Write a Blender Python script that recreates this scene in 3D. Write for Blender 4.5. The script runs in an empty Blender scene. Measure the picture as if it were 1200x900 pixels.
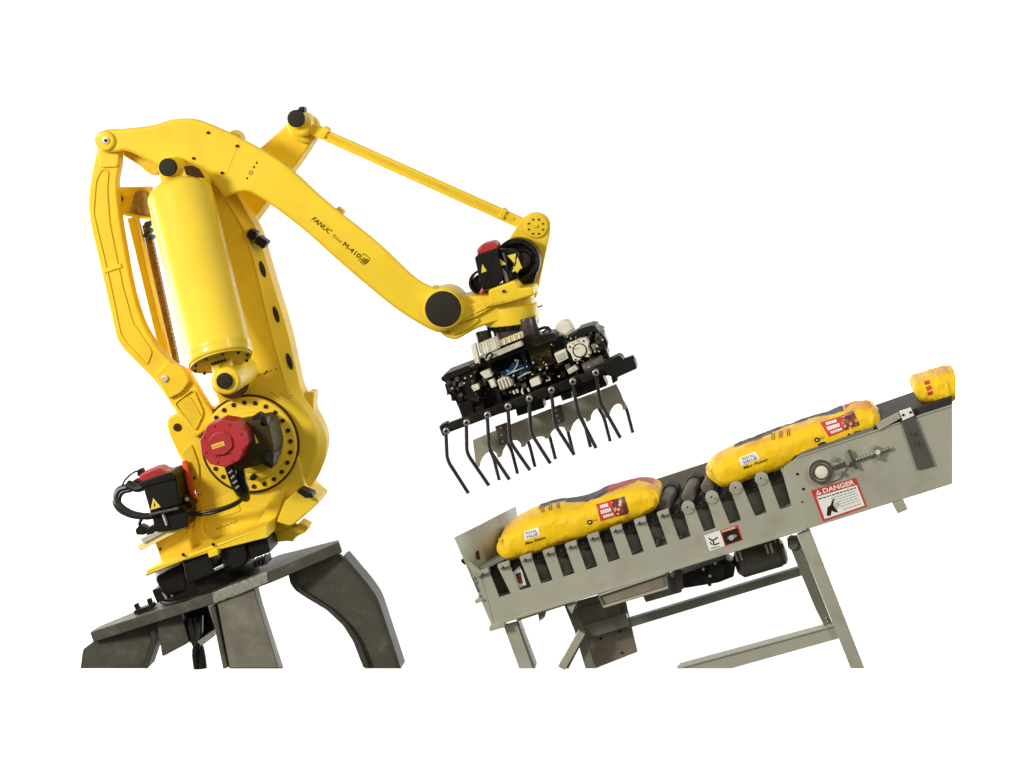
import bpy, bmesh, math, random
from mathutils import Vector, Matrix, noise
from mathutils.bvhtree import BVHTree
random.seed(7)
R = math.radians
scene = bpy.context.scene
COL = scene.collection

# ------------------------------------------------------------------ camera
DIST, LENS, YAW, PITCH, ROLL = 14.0, 84.0, R(8), R(5.5), R(18.5)
fwd = Vector((-math.sin(YAW)*math.cos(PITCH), math.cos(YAW)*math.cos(PITCH), -math.sin(PITCH)))
rt = Vector((math.cos(YAW), math.sin(YAW), 0))
up = rt.cross(fwd)
# camera rolled clockwise => the place leans to the left in the picture
r2 = rt*math.cos(ROLL) - up*math.sin(ROLL)
u2 = rt*math.sin(ROLL) + up*math.cos(ROLL)
CAM = -fwd*DIST
cd = bpy.data.cameras.new("camera"); cam = bpy.data.objects.new("camera", cd); COL.objects.link(cam)
cd.lens = LENS; cd.sensor_width = 36; cd.clip_end = 200; cd.clip_start = 0.1
m3 = Matrix((r2, u2, -fwd)).transposed()
cam.matrix_world = Matrix.Translation(CAM) @ m3.to_4x4()
scene.camera = cam

# ------------------------------------------------------------------ world and lamps (studio)
w = bpy.data.worlds.new("World"); scene.world = w; w.use_nodes = True
bg = w.node_tree.nodes["Background"]
bg.inputs[1].default_value = 0.52
_n = w.node_tree.nodes; _l = w.node_tree.links
_tc = _n.new('ShaderNodeTexCoord'); _sx = _n.new('ShaderNodeSeparateXYZ'); _cr = _n.new('ShaderNodeValToRGB')
_l.new(_tc.outputs['Generated'], _sx.inputs[0])
_mr = _n.new('ShaderNodeMapRange'); _mr.inputs[1].default_value = -1; _mr.inputs[2].default_value = 1
_l.new(_sx.outputs[2], _mr.inputs[0]); _l.new(_mr.outputs[0], _cr.inputs[0])
_cr.color_ramp.elements[0].position = 0.30; _cr.color_ramp.elements[0].color = (0.16, 0.155, 0.14, 1)   # no floor built: lower half dimmed so undersides shade darker
_cr.color_ramp.elements[1].position = 0.68; _cr.color_ramp.elements[1].color = (1, 0.99, 0.965, 1)       # white upper half of the world
_l.new(_cr.outputs[0], bg.inputs[0])
def lamp(name, loc, target, size, sy, power, col=(1, 1, 1)):
    l = bpy.data.lights.new(name, 'AREA'); l.shape = 'RECTANGLE'; l.size = size; l.size_y = sy
    l.energy = power; l.color = col
    o = bpy.data.objects.new(name, l); COL.objects.link(o); o.location = loc
    o.rotation_euler = (Vector(target) - Vector(loc)).to_track_quat('-Z', 'Y').to_euler()
    return o
lamp('key_softbox', (-6.0, -9.0, 6.0), (0, 0, 0), 2.0, 2.0, 1150, (1, 0.97, 0.91))
lamp('side_softbox', (-8.5, 1.8, 1.5), (-1.8, 0, 0.4), 1.6, 5.0, 520, (1, 0.98, 0.93))
lamp('strip_softbox', (7.0, -6.5, 2.0), (-1.5, 0, 0.5), 0.8, 5.0, 200, (1, 0.97, 0.92))
lamp('backdrop_lamp', (-9.5, 6.5, 1.0), (-3.0, 11.0, 0), 2.5, 6.0, 980)  # this and the next are added out of view to wash the backdrop white
lamp('backdrop_lamp', (8.0, 7.5, -2.5), (-1.0, 12.0, -1.5), 2.5, 6.0, 1100)
vs = scene.view_settings
vs.view_transform = 'Standard'; vs.look = 'None'; vs.exposure = 0.0; vs.gamma = 1.0; vs.use_curve_mapping = False
scene.cycles.use_denoising = True

# ------------------------------------------------------------------ helpers
KX = 18.0/LENS
def ray(px, py):
    return (fwd + r2*((px-600)/600*KX) + u2*((450-py)/600*KX))
def P(px, py, y):
    """the point of the vertical plane y = const that is measured at (px, py) of the photograph"""
    d = ray(px, py); t = (y - CAM.y)/d.y
    return CAM + d*t
def PP(v, y): return P(v[0], v[1], y)
PX = 0.005                      # metres per photograph pixel near y = 0

ROOTLOC = {}
def rootloc(p):
    while p is not None and p.parent is not None: p = p.parent
    return Vector((0, 0, 0)) if p is None else ROOTLOC[p.name]
def thing(name, label, cat, loc, group=None):
    o = bpy.data.objects.new(name, None); COL.objects.link(o); o.location = loc
    o.empty_display_size = 0.2
    o['label'] = label; o['category'] = cat
    if group: o['group'] = group
    ROOTLOC[o.name] = Vector(loc)
    return o
def finish(bm, ang=0.62):
    bmesh.ops.recalc_face_normals(bm, faces=bm.faces)
    for f in bm.faces: f.smooth = True
    for e in bm.edges:
        if len(e.link_faces) == 2:
            try:
                if e.calc_face_angle() > ang: e.smooth = False
            except ValueError: pass
def link(name, bm, mat, parent, bevel=0, seg=3, label=None, stuff=False, ang=0.62):
    finish(bm, ang)
    off = rootloc(parent)
    bmesh.ops.translate(bm, verts=bm.verts, vec=-off)
    me = bpy.data.meshes.new(name); bm.to_mesh(me); bm.free()
    if isinstance(mat, (list, tuple)):
        for m in mat: me.materials.append(m)
    else: me.materials.append(mat)
    o = bpy.data.objects.new(name, me); COL.objects.link(o); o.parent = parent
    if bevel:
        b = o.modifiers.new('bevel', 'BEVEL'); b.width = bevel; b.segments = seg
        b.limit_method = 'ANGLE'; b.angle_limit = R(36); b.use_clamp_overlap = False; b.harden_normals = True
    if label: o['label'] = label
    if stuff: o['kind'] = 'stuff'
    return o
def rnd(pts, r=4, n=4):
    """round the corners of an outline; a point may carry its own radius as third number"""
    out = []; N = len(pts)
    for i in range(N):
        a = Vector(pts[i-1][:2]); b = Vector(pts[i][:2]); c = Vector(pts[(i+1) % N][:2])
        ri = pts[i][2] if len(pts[i]) > 2 else r
        if ri <= 0: out.append(tuple(b)); continue
        la = min(ri, (a-b).length*0.45); lc = min(ri, (c-b).length*0.45)
        p0 = b + (a-b).normalized()*la; p1 = b + (c-b).normalized()*lc
        for k in range(n+1):
            t = k/n
            q = p0*(1-t)**2 + b*2*t*(1-t) + p1*t*t
            out.append((q.x, q.y))
    return out
def prism(name, pts, y0, y1, mat, parent, bevel=0.006, seg=3, **k):
    bm = bmesh.new()
    W = [PP(p, y0) for p in pts]
    F = [bm.verts.new(v) for v in W]
    B = [bm.verts.new((v.x, y1, v.z)) for v in W]
    bm.faces.new(F); bm.faces.new(B[::-1])
    n = len(W)
    for i in range(n): bm.faces.new((F[i], B[i], B[(i+1) % n], F[(i+1) % n]))
    return link(name, bm, mat, parent, bevel, seg, **k)
def loft(name, fr, y0, bk, y1, mat, parent, bevel=0.006, seg=3, **k):
    bm = bmesh.new()
    F = [bm.verts.new(PP(p, y0)) for p in fr]; B = [bm.verts.new(PP(p, y1)) for p in bk]
    bm.faces.new(F); bm.faces.new(B[::-1]); n = len(F)
    for i in range(n): bm.faces.new((F[i], B[i], B[(i+1) % n], F[(i+1) % n]))
    return link(name, bm, mat, parent, bevel, seg, **k)
def bar_pts(a, b, wd):
    a = Vector(a); b = Vector(b); d = (b-a).normalized(); nrm = Vector((-d.y, d.x))*(wd/2)
    return [tuple(a+nrm), tuple(b+nrm), tuple(b-nrm), tuple(a-nrm)]
def bar(name, a, b, wd, y0, y1, mat, parent, bevel=0.004, **k):
    return prism(name, bar_pts(a, b, wd), y0, y1, mat, parent, bevel, **k)
def frame_of(d):
    d = d.normalized(); h = Vector((0, 0, 1)) if abs(d.z) < 0.9 else Vector((1, 0, 0))
    e1 = d.cross(h).normalized(); e2 = d.cross(e1)
    return d, e1, e2
def lathe_bm(A, B, prof, n=40, bm=None):
    """profile of (distance from A towards B, radius)"""
    bm = bm or bmesh.new()
    d, e1, e2 = frame_of(B-A)
    rings = []
    for t, r in prof:
        c = A + d*t
        if r <= 1e-6: rings.append([bm.verts.new(c)])
        else: rings.append([bm.verts.new(c + e1*(r*math.cos(2*math.pi*k/n)) + e2*(r*math.sin(2*math.pi*k/n))) for k in range(n)])
    for a, b in zip(rings, rings[1:]):
        for k in range(n):
            k2 = (k+1) % n
            if len(a) == 1 and len(b) == 1: continue
            if len(a) == 1: bm.faces.new((a[0], b[k2], b[k]))
            elif len(b) == 1: bm.faces.new((a[k], a[k2], b[0]))
            else: bm.faces.new((a[k], a[k2], b[k2], b[k]))
    return bm
def cprof(L, r, bv):
    pr = [(0, 0), (0, r-bv)]
    for k in range(1, 4): pr.append((bv*(1-math.cos(k*math.pi/6)), r-bv+bv*math.sin(k*math.pi/6)))
    q = [(L-t, rr) for t, rr in pr[::-1]]
    return pr + q
def cylab(name, A, B, r, mat, parent, bv=None, n=40, **k):
    L = (B-A).length; bv = min(0.12*r, L*0.3) if bv is None else bv
    return link(name, lathe_bm(A, B, cprof(L, r, bv), n), mat, parent, **k)
def cyl(name, c, y0, y1, rpx, mat, parent, bv=None, n=40, **k):
    A = PP(c, y0); B = Vector((A.x, y1, A.z))
    s = PX*(DIST+y0)/DIST
    return cylab(name, A, B, rpx*s, mat, parent, bv, n, **k)
def sm(points, sub=6):
    out = []; n = len(points)
    for i in range(n-1):
        p0 = points[max(i-1, 0)]; p1 = points[i]; p2 = points[i+1]; p3 = points[min(i+2, n-1)]
        for k in range(sub):
            t = k/sub
            out.append(0.5*((2*p1) + (-p0+p2)*t + (2*p0-5*p1+4*p2-p3)*t*t + (-p0+3*p1-3*p2+p3)*t**3))
    out.append(points[-1]); return out
def tube_bm(pts, r, n=10, bm=None):
    bm = bm or bmesh.new(); rings = []
    prev = None
    for i, p in enumerate(pts):
        d = (pts[min(i+1, len(pts)-1)] - pts[max(i-1, 0)]).normalized()
        if prev is None: _, e1, _ = frame_of(d)
        else: e1 = (prev - d*prev.dot(d)).normalized()
        prev = e1; e2 = d.cross(e1)
        rr = r(i/(len(pts)-1)) if callable(r) else r
        rings.append([bm.verts.new(p + e1*(rr*math.cos(2*math.pi*k/n)) + e2*(rr*math.sin(2*math.pi*k/n))) for k in range(n)])
    for a, b in zip(rings, rings[1:]):
        for k in range(n): bm.faces.new((a[k], a[(k+1) % n], b[(k+1) % n], b[k]))
    bm.faces.new(rings[0][::-1]); bm.faces.new(rings[-1])
    return bm
def tube(name, pxs, r, mat, parent, smooth=True, n=10, **k):
    """pxs: (px, py, y) control points"""
    pts = [P(*p) for p in pxs]
    if smooth: pts = sm(pts)
    return link(name, tube_bm(pts, r, n), mat, parent, **k)
_cache = {}
def bolt(c, y, rpx, mat, parent, name='bolt', kind='hex', L=0.012, dirv=None, at=None):
    key = (round(rpx, 2), mat.name, kind, L, name)
    if key not in _cache:
        bm = bmesh.new(); r = rpx*PX
        if kind == 'hex':
            lathe_bm(Vector((0, 0, 0)), Vector((0, -1, 0)), [(0, 0), (0, r*1.25), (L*0.25, r*1.25), (L*0.25, r), (L*0.9, r), (L, r*0.85), (L, 0)], 12, bm)
        else:
            lathe_bm(Vector((0, 0, 0)), Vector((0, -1, 0)), [(0, 0), (0, r), (L*0.8, r), (L, r*0.8), (L, r*0.45), (L*0.5, r*0.4), (L*0.5, 0)], 16, bm)
        finish(bm); me = bpy.data.meshes.new(name); bm.to_mesh(me); bm.free(); me.materials.append(mat)
        _cache[key] = me
    o = bpy.data.objects.new(name, _cache[key]); COL.objects.link(o); o.parent = parent
    o.location = (PP(c, y) if at is None else at) - rootloc(parent)
    if dirv is not None:
        o.rotation_euler = Vector((0, -1, 0)).rotation_difference(dirv).to_euler()
    return o

# decals: thin printed shapes laid on the surface of a built object
_bvh = {}
def bvh(o):
    if o.name not in _bvh:
        bpy.context.view_layer.update()
        dg = bpy.context.evaluated_depsgraph_get(); ev = o.evaluated_get(dg)
        me = ev.to_mesh(); mw = ev.matrix_world
        _bvh[o.name] = BVHTree.FromPolygons([mw @ v.co for v in me.vertices], [tuple(p.vertices) for p in me.polygons])
        ev.to_mesh_clear()
    return _bvh[o.name]
def lay(bm, target, off):
    """bm holds flat shapes in photograph pixels (x, y, 0); lay them on target's surface"""
    t = bvh(target); bad = []
    for v in bm.verts:
        d = ray(v.co.x, v.co.y).normalized()
        loc, nor, _, _ = t.ray_cast(CAM, d)
        if loc is None: bad.append(v); continue
        if nor.dot(d) > 0: nor = -nor
        v.co = loc + nor*off
    if bad: bmesh.ops.delete(bm, geom=bad, context='VERTS')
def decal(name, pts, target, mat, parent, off=0.0015, fine=2.5, **k):
    bm = bmesh.new()
    bm.faces.new([bm.verts.new((p[0], p[1], 0)) for p in pts])
    bmesh.ops.triangulate(bm, faces=bm.faces)
    for _ in range(5):
        es = [e for e in bm.edges if e.calc_length() > fine]
        if not es: break
        bmesh.ops.subdivide_edges(bm, edges=es, cuts=1)
        bmesh.ops.triangulate(bm, faces=[f for f in bm.faces if len(f.verts) > 3])
    lay(bm, target, off)
    if not bm.faces: bm.free(); print('EMPTY DECAL', name); return None
    return link(name, bm, mat, parent, **k)
def ell(c, a, b, rot=0, n=20):
    ca, sa = math.cos(rot), math.sin(rot)
    return [(c[0]+a*math.cos(t)*ca-b*math.sin(t)*sa, c[1]+a*math.cos(t)*sa+b*math.sin(t)*ca) for t in [2*math.pi*k/n for k in range(n)]]
def text_px(s, bold=0.0, shear=0.0, space=1.0):
    cu = bpy.data.curves.new('t', 'FONT'); cu.body = s; cu.size = 1; cu.offset = bold; cu.shear = shear
    cu.space_character = space; cu.resolution_u = 3
    o = bpy.data.objects.new('t', cu); COL.objects.link(o); bpy.context.view_layer.update()
    me = bpy.data.meshes.new_from_object(o.evaluated_get(bpy.context.evaluated_depsgraph_get()))
    bpy.data.objects.remove(o); bm = bmesh.new(); bm.from_mesh(me); bpy.data.meshes.remove(me)
    return bm
def text(name, s, a, b, h, target, mat, parent, off=0.002, bold=0.0, shear=0.0, skew=None, **k):
    """text from pixel a (baseline left) to pixel b (baseline right), cap height h px"""
    bm = text_px(s, bold, shear)
    bmesh.ops.triangulate(bm, faces=bm.faces)
    xs = [v.co.x for v in bm.verts]; x0, x1 = min(xs), max(xs)
    a = Vector(a); b = Vector(b); d = b-a; upv = Vector((d.y, -d.x)).normalized()
    if skew: upv = Vector(skew).normalized()
    for v in bm.verts:
        q = a + d*((v.co.x-x0)/(x1-x0)) + upv*(v.co.y/0.72*h)
        v.co = (q.x, q.y, 0)
    lay(bm, target, off)
    return link(name, bm, mat, parent, **k)

# ------------------------------------------------------------------ materials
def mat(name, col, rough=0.5, metal=0.0, var=0.12, scale=6.0, bump=0.0, bscale=60.0, coat=0.0, spec=0.5, grime=None, gamt=0.0, gscale=3.0):
    m = bpy.data.materials.new(name); m.use_nodes = True; nt = m.node_tree; b = nt.nodes['Principled BSDF']
    N = nt.nodes.new; Lk = nt.links.new
    tc = N('ShaderNodeTexCoord')
    n1 = N('ShaderNodeTexNoise'); n1.inputs['Scale'].default_value = scale; n1.inputs['Detail'].default_value = 6
    Lk(tc.outputs['Object'], n1.inputs['Vector'])
    mr = N('ShaderNodeMapRange'); mr.inputs[1].default_value = 0.3; mr.inputs[2].default_value = 0.7
    mr.inputs[3].default_value = 1-var; mr.inputs[4].default_value = 1+var*0.6
    Lk(n1.outputs[0], mr.inputs[0])
    mx = N('ShaderNodeMix'); mx.data_type = 'RGBA'; mx.blend_type = 'MULTIPLY'; mx.inputs[0].default_value = 1
    mx.inputs[6].default_value = (*col, 1)
    cb = N('ShaderNodeCombineColor'); 
    for i in range(3): Lk(mr.outputs[0], cb.inputs[i])
    Lk(cb.outputs[0], mx.inputs[7]); out = mx.outputs[2]
    if grime:
        n2 = N('ShaderNodeTexNoise'); n2.inputs['Scale'].default_value = gscale; n2.inputs['Detail'].default_value = 9; n2.inputs['Roughness'].default_value = 0.65
        Lk(tc.outputs['Object'], n2.inputs['Vector'])
        r2_ = N('ShaderNodeMapRange'); r2_.inputs[1].default_value = 0.52; r2_.inputs[2].default_value = 0.75; r2_.inputs[4].default_value = gamt
        Lk(n2.outputs[0], r2_.inputs[0])
        g = N('ShaderNodeMix'); g.data_type = 'RGBA'; Lk(r2_.outputs[0], g.inputs[0]); Lk(out, g.inputs[6]); g.inputs[7].default_value = (*grime, 1)
        out = g.outputs[2]
    Lk(out, b.inputs['Base Color'])
    rr = N('ShaderNodeMapRange'); rr.inputs[3].default_value = max(rough-0.07, 0.03); rr.inputs[4].default_value = rough+0.1
    Lk(n1.outputs[0], rr.inputs[0]); Lk(rr.outputs[0], b.inputs['Roughness'])
    b.inputs['Metallic'].default_value = metal; b.inputs['Coat Weight'].default_value = coat; b.inputs['Coat Roughness'].default_value = 0.12
    b.inputs['Specular IOR Level'].default_value = spec
    if bump:
        n3 = N('ShaderNodeTexNoise'); n3.inputs['Scale'].default_value = bscale; n3.inputs['Detail'].default_value = 4
        Lk(tc.outputs['Object'], n3.inputs['Vector'])
        bp = N('ShaderNodeBump'); bp.inputs['Strength'].default_value = bump; bp.inputs['Distance'].default_value = 0.004
        Lk(n3.outputs[0], bp.inputs['Height']); Lk(bp.outputs[0], b.inputs['Normal'])
    return m
YELG = mat('glossy_yellow_paint', (0.85, 0.590, 0.030), 0.36, spec=0.4, var=0.07, scale=3, bump=0.08, bscale=25, coat=0.32)
YEL = mat('yellow_paint', (0.85, 0.590, 0.030), 0.40, spec=0.22, var=0.07, scale=3, bump=0.10, bscale=35, coat=0.06, grime=(0.55, 0.32, 0.02), gamt=0.30, gscale=4)
YEL2 = mat('yellow_cast_paint', (0.76, 0.525, 0.028), 0.45, var=0.12, scale=5, bump=0.3, bscale=45, spec=0.2, grime=(0.45, 0.26, 0.02), gamt=0.45, gscale=6)
CREAM = mat('pale_yellow_paint', (0.85, 0.72, 0.30), 0.5, var=0.1)
BLK = mat('black_plastic', (0.012, 0.011, 0.009), 0.42, var=0.25, bump=0.2, bscale=80, spec=0.15)
BLKM = mat('black_metal', (0.011, 0.0095, 0.007), 0.38, metal=0.0, var=0.35, scale=14, bump=0.35, bscale=50, grime=(0.06, 0.048, 0.03), gamt=0.5, gscale=10, spec=0.17)
CAP = mat('dark_rubber_cap', (0.026, 0.022, 0.014), 0.6, spec=0.15, var=0.15, bump=0.15)
HOLE = mat('bolt_recess', (0.06, 0.024, 0.006), 0.7, spec=0.1, var=0.2)
RED = mat('red_plastic', (0.43, 0.022, 0.026), 0.38, var=0.12, bump=0.1)
ORANGE = mat('orange_hose', (0.75, 0.10, 0.02), 0.4)
OLIVE = mat('dark_olive_metal', (0.052, 0.037, 0.009), 0.55, spec=0.12, var=0.35, scale=12, bump=0.2)
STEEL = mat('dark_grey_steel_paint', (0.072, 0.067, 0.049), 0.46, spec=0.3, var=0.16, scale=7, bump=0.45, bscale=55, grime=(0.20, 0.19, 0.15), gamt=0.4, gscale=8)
STEELD = mat('shaded_steel_flange_paint', (0.050, 0.046, 0.034), 0.5, var=0.2, bump=0.3, spec=0.25)  # darker copy of the steel; the leg flanges' shade is in its colour
STEELL = mat('mottled_grey_steel_paint', (0.27, 0.262, 0.205), 0.5, var=0.25, scale=45, bump=0.6, bscale=90, grime=(0.15, 0.145, 0.11), gamt=0.6, gscale=40)  # paler steel copy for the lit plate facet, also on a bracket
STEELM = mat('pale_grey_leg_paint', (0.185, 0.170, 0.128), 0.5, spec=0.2, var=0.2, scale=8, bump=0.3, bscale=60, grime=(0.34, 0.32, 0.25), gamt=0.45, gscale=6)  # paler grey than the other legs, with random lighter patches
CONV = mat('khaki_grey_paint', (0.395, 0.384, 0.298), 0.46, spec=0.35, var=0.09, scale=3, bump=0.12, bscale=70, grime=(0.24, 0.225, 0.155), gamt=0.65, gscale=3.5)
CONVD = mat('shaded_khaki_grey_paint', (0.175, 0.172, 0.125), 0.45, var=0.12, scale=5, bump=0.2, grime=(0.11, 0.10, 0.07), gamt=0.5, gscale=6)  # conveyor paint darkened to carry the shade of side and back parts
SLEEVE = mat('brown_grey_sleeve', (0.12, 0.10, 0.085), 0.5, var=0.3, scale=14, bump=0.2)
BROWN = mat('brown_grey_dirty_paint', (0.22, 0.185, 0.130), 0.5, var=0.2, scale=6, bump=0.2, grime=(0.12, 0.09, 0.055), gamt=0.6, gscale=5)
SLOTSHADE = mat('slot_shade_sheet', (0.055, 0.056, 0.040), 0.6, var=0.3, scale=10, grime=(0.02, 0.02, 0.015), gamt=0.6, gscale=8)  # shade of the slot interiors put in as a dark colour
BELT = mat('belt_rubber', (0.026, 0.024, 0.019), 0.6, spec=0.3, var=0.2, scale=20, bump=0.3)
ROLL_ = mat('roller_rubber', (0.035, 0.031, 0.025), 0.5, spec=0.3, var=0.25, scale=14, bump=0.2)
ZINC = mat('zinc_plated', (0.55, 0.53, 0.46), 0.3, metal=0.85, var=0.15, scale=20)
ALU = mat('pale_aluminium', (0.62, 0.58, 0.46), 0.42, metal=0.25, var=0.25, scale=25, bump=0.2)
WHITEP = mat('off_white_plastic', (0.74, 0.70, 0.56), 0.5, var=0.15, scale=14)
WHITE = mat('white_label', (0.85, 0.84, 0.78), 0.5, var=0.03)
COMB = mat('comb_plate_grey', (0.31, 0.295, 0.225), 0.45, var=0.12, scale=9, bump=0.15)
DARKB = mat('dark_brown_strap', (0.10, 0.075, 0.055), 0.5, var=0.25, scale=20)
ROD = mat('tine_black_steel', (0.030, 0.028, 0.026), 0.3, metal=0.3, var=0.2)
SHAFT = mat('brown_grey_shaft', (0.09, 0.07, 0.062), 0.22, metal=0.5, var=0.15)
BLUE = mat('blue_air_hose', (0.010, 0.030, 0.085), 0.4, spec=0.3)
CLEAR = mat('pale_air_hose', (0.25, 0.33, 0.38), 0.3)
INK = mat('black_ink', (0.022, 0.014, 0.006), 0.6, spec=0.15, var=0.1)
INKB = mat('brown_ink', (0.30, 0.14, 0.01), 0.5, var=0.2)
INKR = mat('red_ink', (0.62, 0.04, 0.03), 0.45, var=0.06)
INKG = mat('grey_ink', (0.22, 0.21, 0.24), 0.5, var=0.1)
WARN = mat('warning_yellow', (0.80, 0.62, 0.06), 0.4, var=0.1)
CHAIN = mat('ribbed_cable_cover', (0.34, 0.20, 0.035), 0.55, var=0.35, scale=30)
HOSE = mat('cable_black', (0.012, 0.011, 0.009), 0.35, spec=0.35, var=0.2)
def food_mat():
    m = bpy.data.materials.new('food_picture_print'); m.use_nodes = True; nt = m.node_tree; b = nt.nodes['Principled BSDF']
    tc = nt.nodes.new('ShaderNodeTexCoord'); v = nt.nodes.new('ShaderNodeTexVoronoi'); v.inputs['Scale'].default_value = 42
    nt.links.new(tc.outputs['Object'], v.inputs['Vector'])
    cr = nt.nodes.new('ShaderNodeValToRGB'); e = cr.color_ramp.elements
    e[0].position = 0; e[0].color = (0.75, 0.50, 0.30, 1); e[1].position = 0.75; e[1].color = (0.10, 0.02, 0.01, 1)
    k = e.new(0.28); k.color = (0.75, 0.42, 0.22, 1); k = e.new(0.42); k.color = (0.28, 0.05, 0.02, 1)
    nt.links.new(v.outputs['Distance'], cr.inputs[0]); nt.links.new(cr.outputs[0], b.inputs['Base Color']); b.inputs['Roughness'].default_value = 0.4
    return m
FOOD = food_mat()
def bag_mat():
    m = bpy.data.materials.new('printed_yellow_bag_film'); m.use_nodes = True; nt = m.node_tree; b = nt.nodes['Principled BSDF']
    a = nt.nodes.new('ShaderNodeAttribute'); a.attribute_name = 'print'
    n = nt.nodes.new('ShaderNodeTexNoise'); n.inputs['Scale'].default_value = 12; n.inputs['Detail'].default_value = 5
    tc = nt.nodes.new('ShaderNodeTexCoord'); nt.links.new(tc.outputs['Object'], n.inputs['Vector'])
    mr = nt.nodes.new('ShaderNodeMapRange'); mr.inputs[3].default_value = 0.84; mr.inputs[4].default_value = 1.12; nt.links.new(n.outputs[0], mr.inputs[0])
    mx = nt.nodes.new('ShaderNodeVectorMath'); mx.operation = 'SCALE'
    nt.links.new(a.outputs['Color'], mx.inputs[0]); nt.links.new(mr.outputs[0], mx.inputs['Scale'])
    nt.links.new(mx.outputs[0], b.inputs['Base Color'])
    b.inputs['Roughness'].default_value = 0.44; b.inputs['Specular IOR Level'].default_value = 0.22
    n3 = nt.nodes.new('ShaderNodeTexNoise'); n3.inputs['Scale'].default_value = 22; n3.inputs['Detail'].default_value = 7; n3.inputs['Distortion'].default_value = 2.2
    nt.links.new(tc.outputs['Object'], n3.inputs['Vector'])
    bp = nt.nodes.new('ShaderNodeBump'); bp.inputs['Strength'].default_value = 0.42; bp.inputs['Distance'].default_value = 0.010
    nt.links.new(n3.outputs[0], bp.inputs['Height']); nt.links.new(bp.outputs[0], b.inputs['Normal'])
    return m
BAG = bag_mat()

# ------------------------------------------------------------------ backdrop
def backdrop():
    bm = bmesh.new(); c = fwd*9.5
    e1, e2 = rt, up
    # a seamless paper sweep: tall sheet, slightly curved at its edges
    N = 24; rows = []
    for j in range(2):
        row = []
        for i in range(N+1):
            s = -1 + 2*i/N; x = 13*s; back = -2.5*max(0, abs(s)-0.75)**2*16
            row.append(bm.verts.new(c + e1*x + e2*(-10 + 20*j) + fwd*back*0.4))
        rows.append(row)
    for i in range(N): bm.faces.new((rows[0][i], rows[0][i+1], rows[1][i+1], rows[1][i]))
    PAPER = mat('white_backdrop_paper', (0.92, 0.92, 0.92), 0.9, var=0.0, spec=0.1)
    o = link('backdrop', bm, PAPER, None); o['kind'] = 'structure'
backdrop()

# =================================================================== STEEL PEDESTAL
ped = thing('steel_pedestal', 'dark grey welded steel pedestal with curved legs under the yellow robot', 'pedestal', P(270, 783, 0))
# eight-sided top plate: three visible edge faces
fr = [(105, 741, -0.10), (247, 694, -0.36), (313, 667, -0.36), (397, 635, -0.20)]
bot = [(107, 754), (250, 710), (314, 683), (403, 650)]
bm = bmesh.new()
top = [P(x, y, d) for x, y, d in fr]; low = [P(b[0], b[1], f[2]) for b, f in zip(bot, fr)]
low = [Vector((t.x, t.y, l.z)) for t, l in zip(top, low)]
zt = sum(v.z for v in top)/4; zl = sum(v.z for v in low)/4
sl_ = (top[3].z-top[0].z)/(top[3].x-top[0].x); zf = lambda x: top0z + sl_*(x-top0x)
top0z, top0x = top[0].z, top[0].x; th = 0.066
top = [Vector((v.x, v.y, zf(v.x))) for v in top]; low = [Vector((v.x, v.y, zf(v.x)-th)) for v in top]
backs = [(top[3].x-0.02, -0.10), (top[2].x-0.05, 0.22), (top[1].x-0.1, 0.22), (top[0].x+0.02, 0.02)]
T = [bm.verts.new(v) for v in top] + [bm.verts.new((x, y, zf(x))) for x, y in backs]
L_ = [bm.verts.new(v) for v in low] + [bm.verts.new((x, y, zf(x)-th)) for x, y in backs]
bm.faces.new(T); bm.faces.new(L_[::-1])
for i in range(8): bm.faces.new((T[i], L_[i], L_[(i+1) % 8], T[(i+1) % 8]))
plate = link('top_plate', bm, STEEL, ped, 0.006, 2)
decal('front_facet', [(249, 695), (312.5, 669), (314, 682), (251, 708.5)], plate, STEELL, ped, 0.002, label='mottled front facet of the top plate, its lit tone painted lighter')  # brightness of the front-facing edge laid on as a lighter colour
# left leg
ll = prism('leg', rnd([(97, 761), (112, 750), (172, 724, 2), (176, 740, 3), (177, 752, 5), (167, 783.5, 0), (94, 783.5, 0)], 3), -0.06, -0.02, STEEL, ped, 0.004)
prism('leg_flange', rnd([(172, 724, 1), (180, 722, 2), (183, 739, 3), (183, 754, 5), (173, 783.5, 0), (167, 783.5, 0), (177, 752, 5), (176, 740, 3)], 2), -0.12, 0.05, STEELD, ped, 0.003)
# middle leg (square tube with rounded corners), front face and shaded flank
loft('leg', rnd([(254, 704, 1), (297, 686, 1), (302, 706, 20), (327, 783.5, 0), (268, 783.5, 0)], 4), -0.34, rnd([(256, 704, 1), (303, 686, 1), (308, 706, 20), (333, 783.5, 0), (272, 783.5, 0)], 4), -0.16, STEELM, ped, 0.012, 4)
bar('leg_seam', (249, 712), (264, 783.3), 5, -0.36, -0.2, STEEL, ped, 0.002)
# gusset box between the left and middle leg
prism('gusset_box', rnd([(182, 720), (210, 711), (222, 753, 4), (190, 770, 3)], 2), -0.16, 0.10, STEEL, ped, 0.006)
prism('gusset_box', rnd([(210, 711), (240, 700), (252, 737), (240, 751), (222, 754)], 2), -0.02, 0.16, BLK, ped, 0.006)
prism('bracket', [(231, 752), (250, 740), (252, 745), (236, 757)], -0.2, -0.1, STEELL, ped, 0.003)
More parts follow.
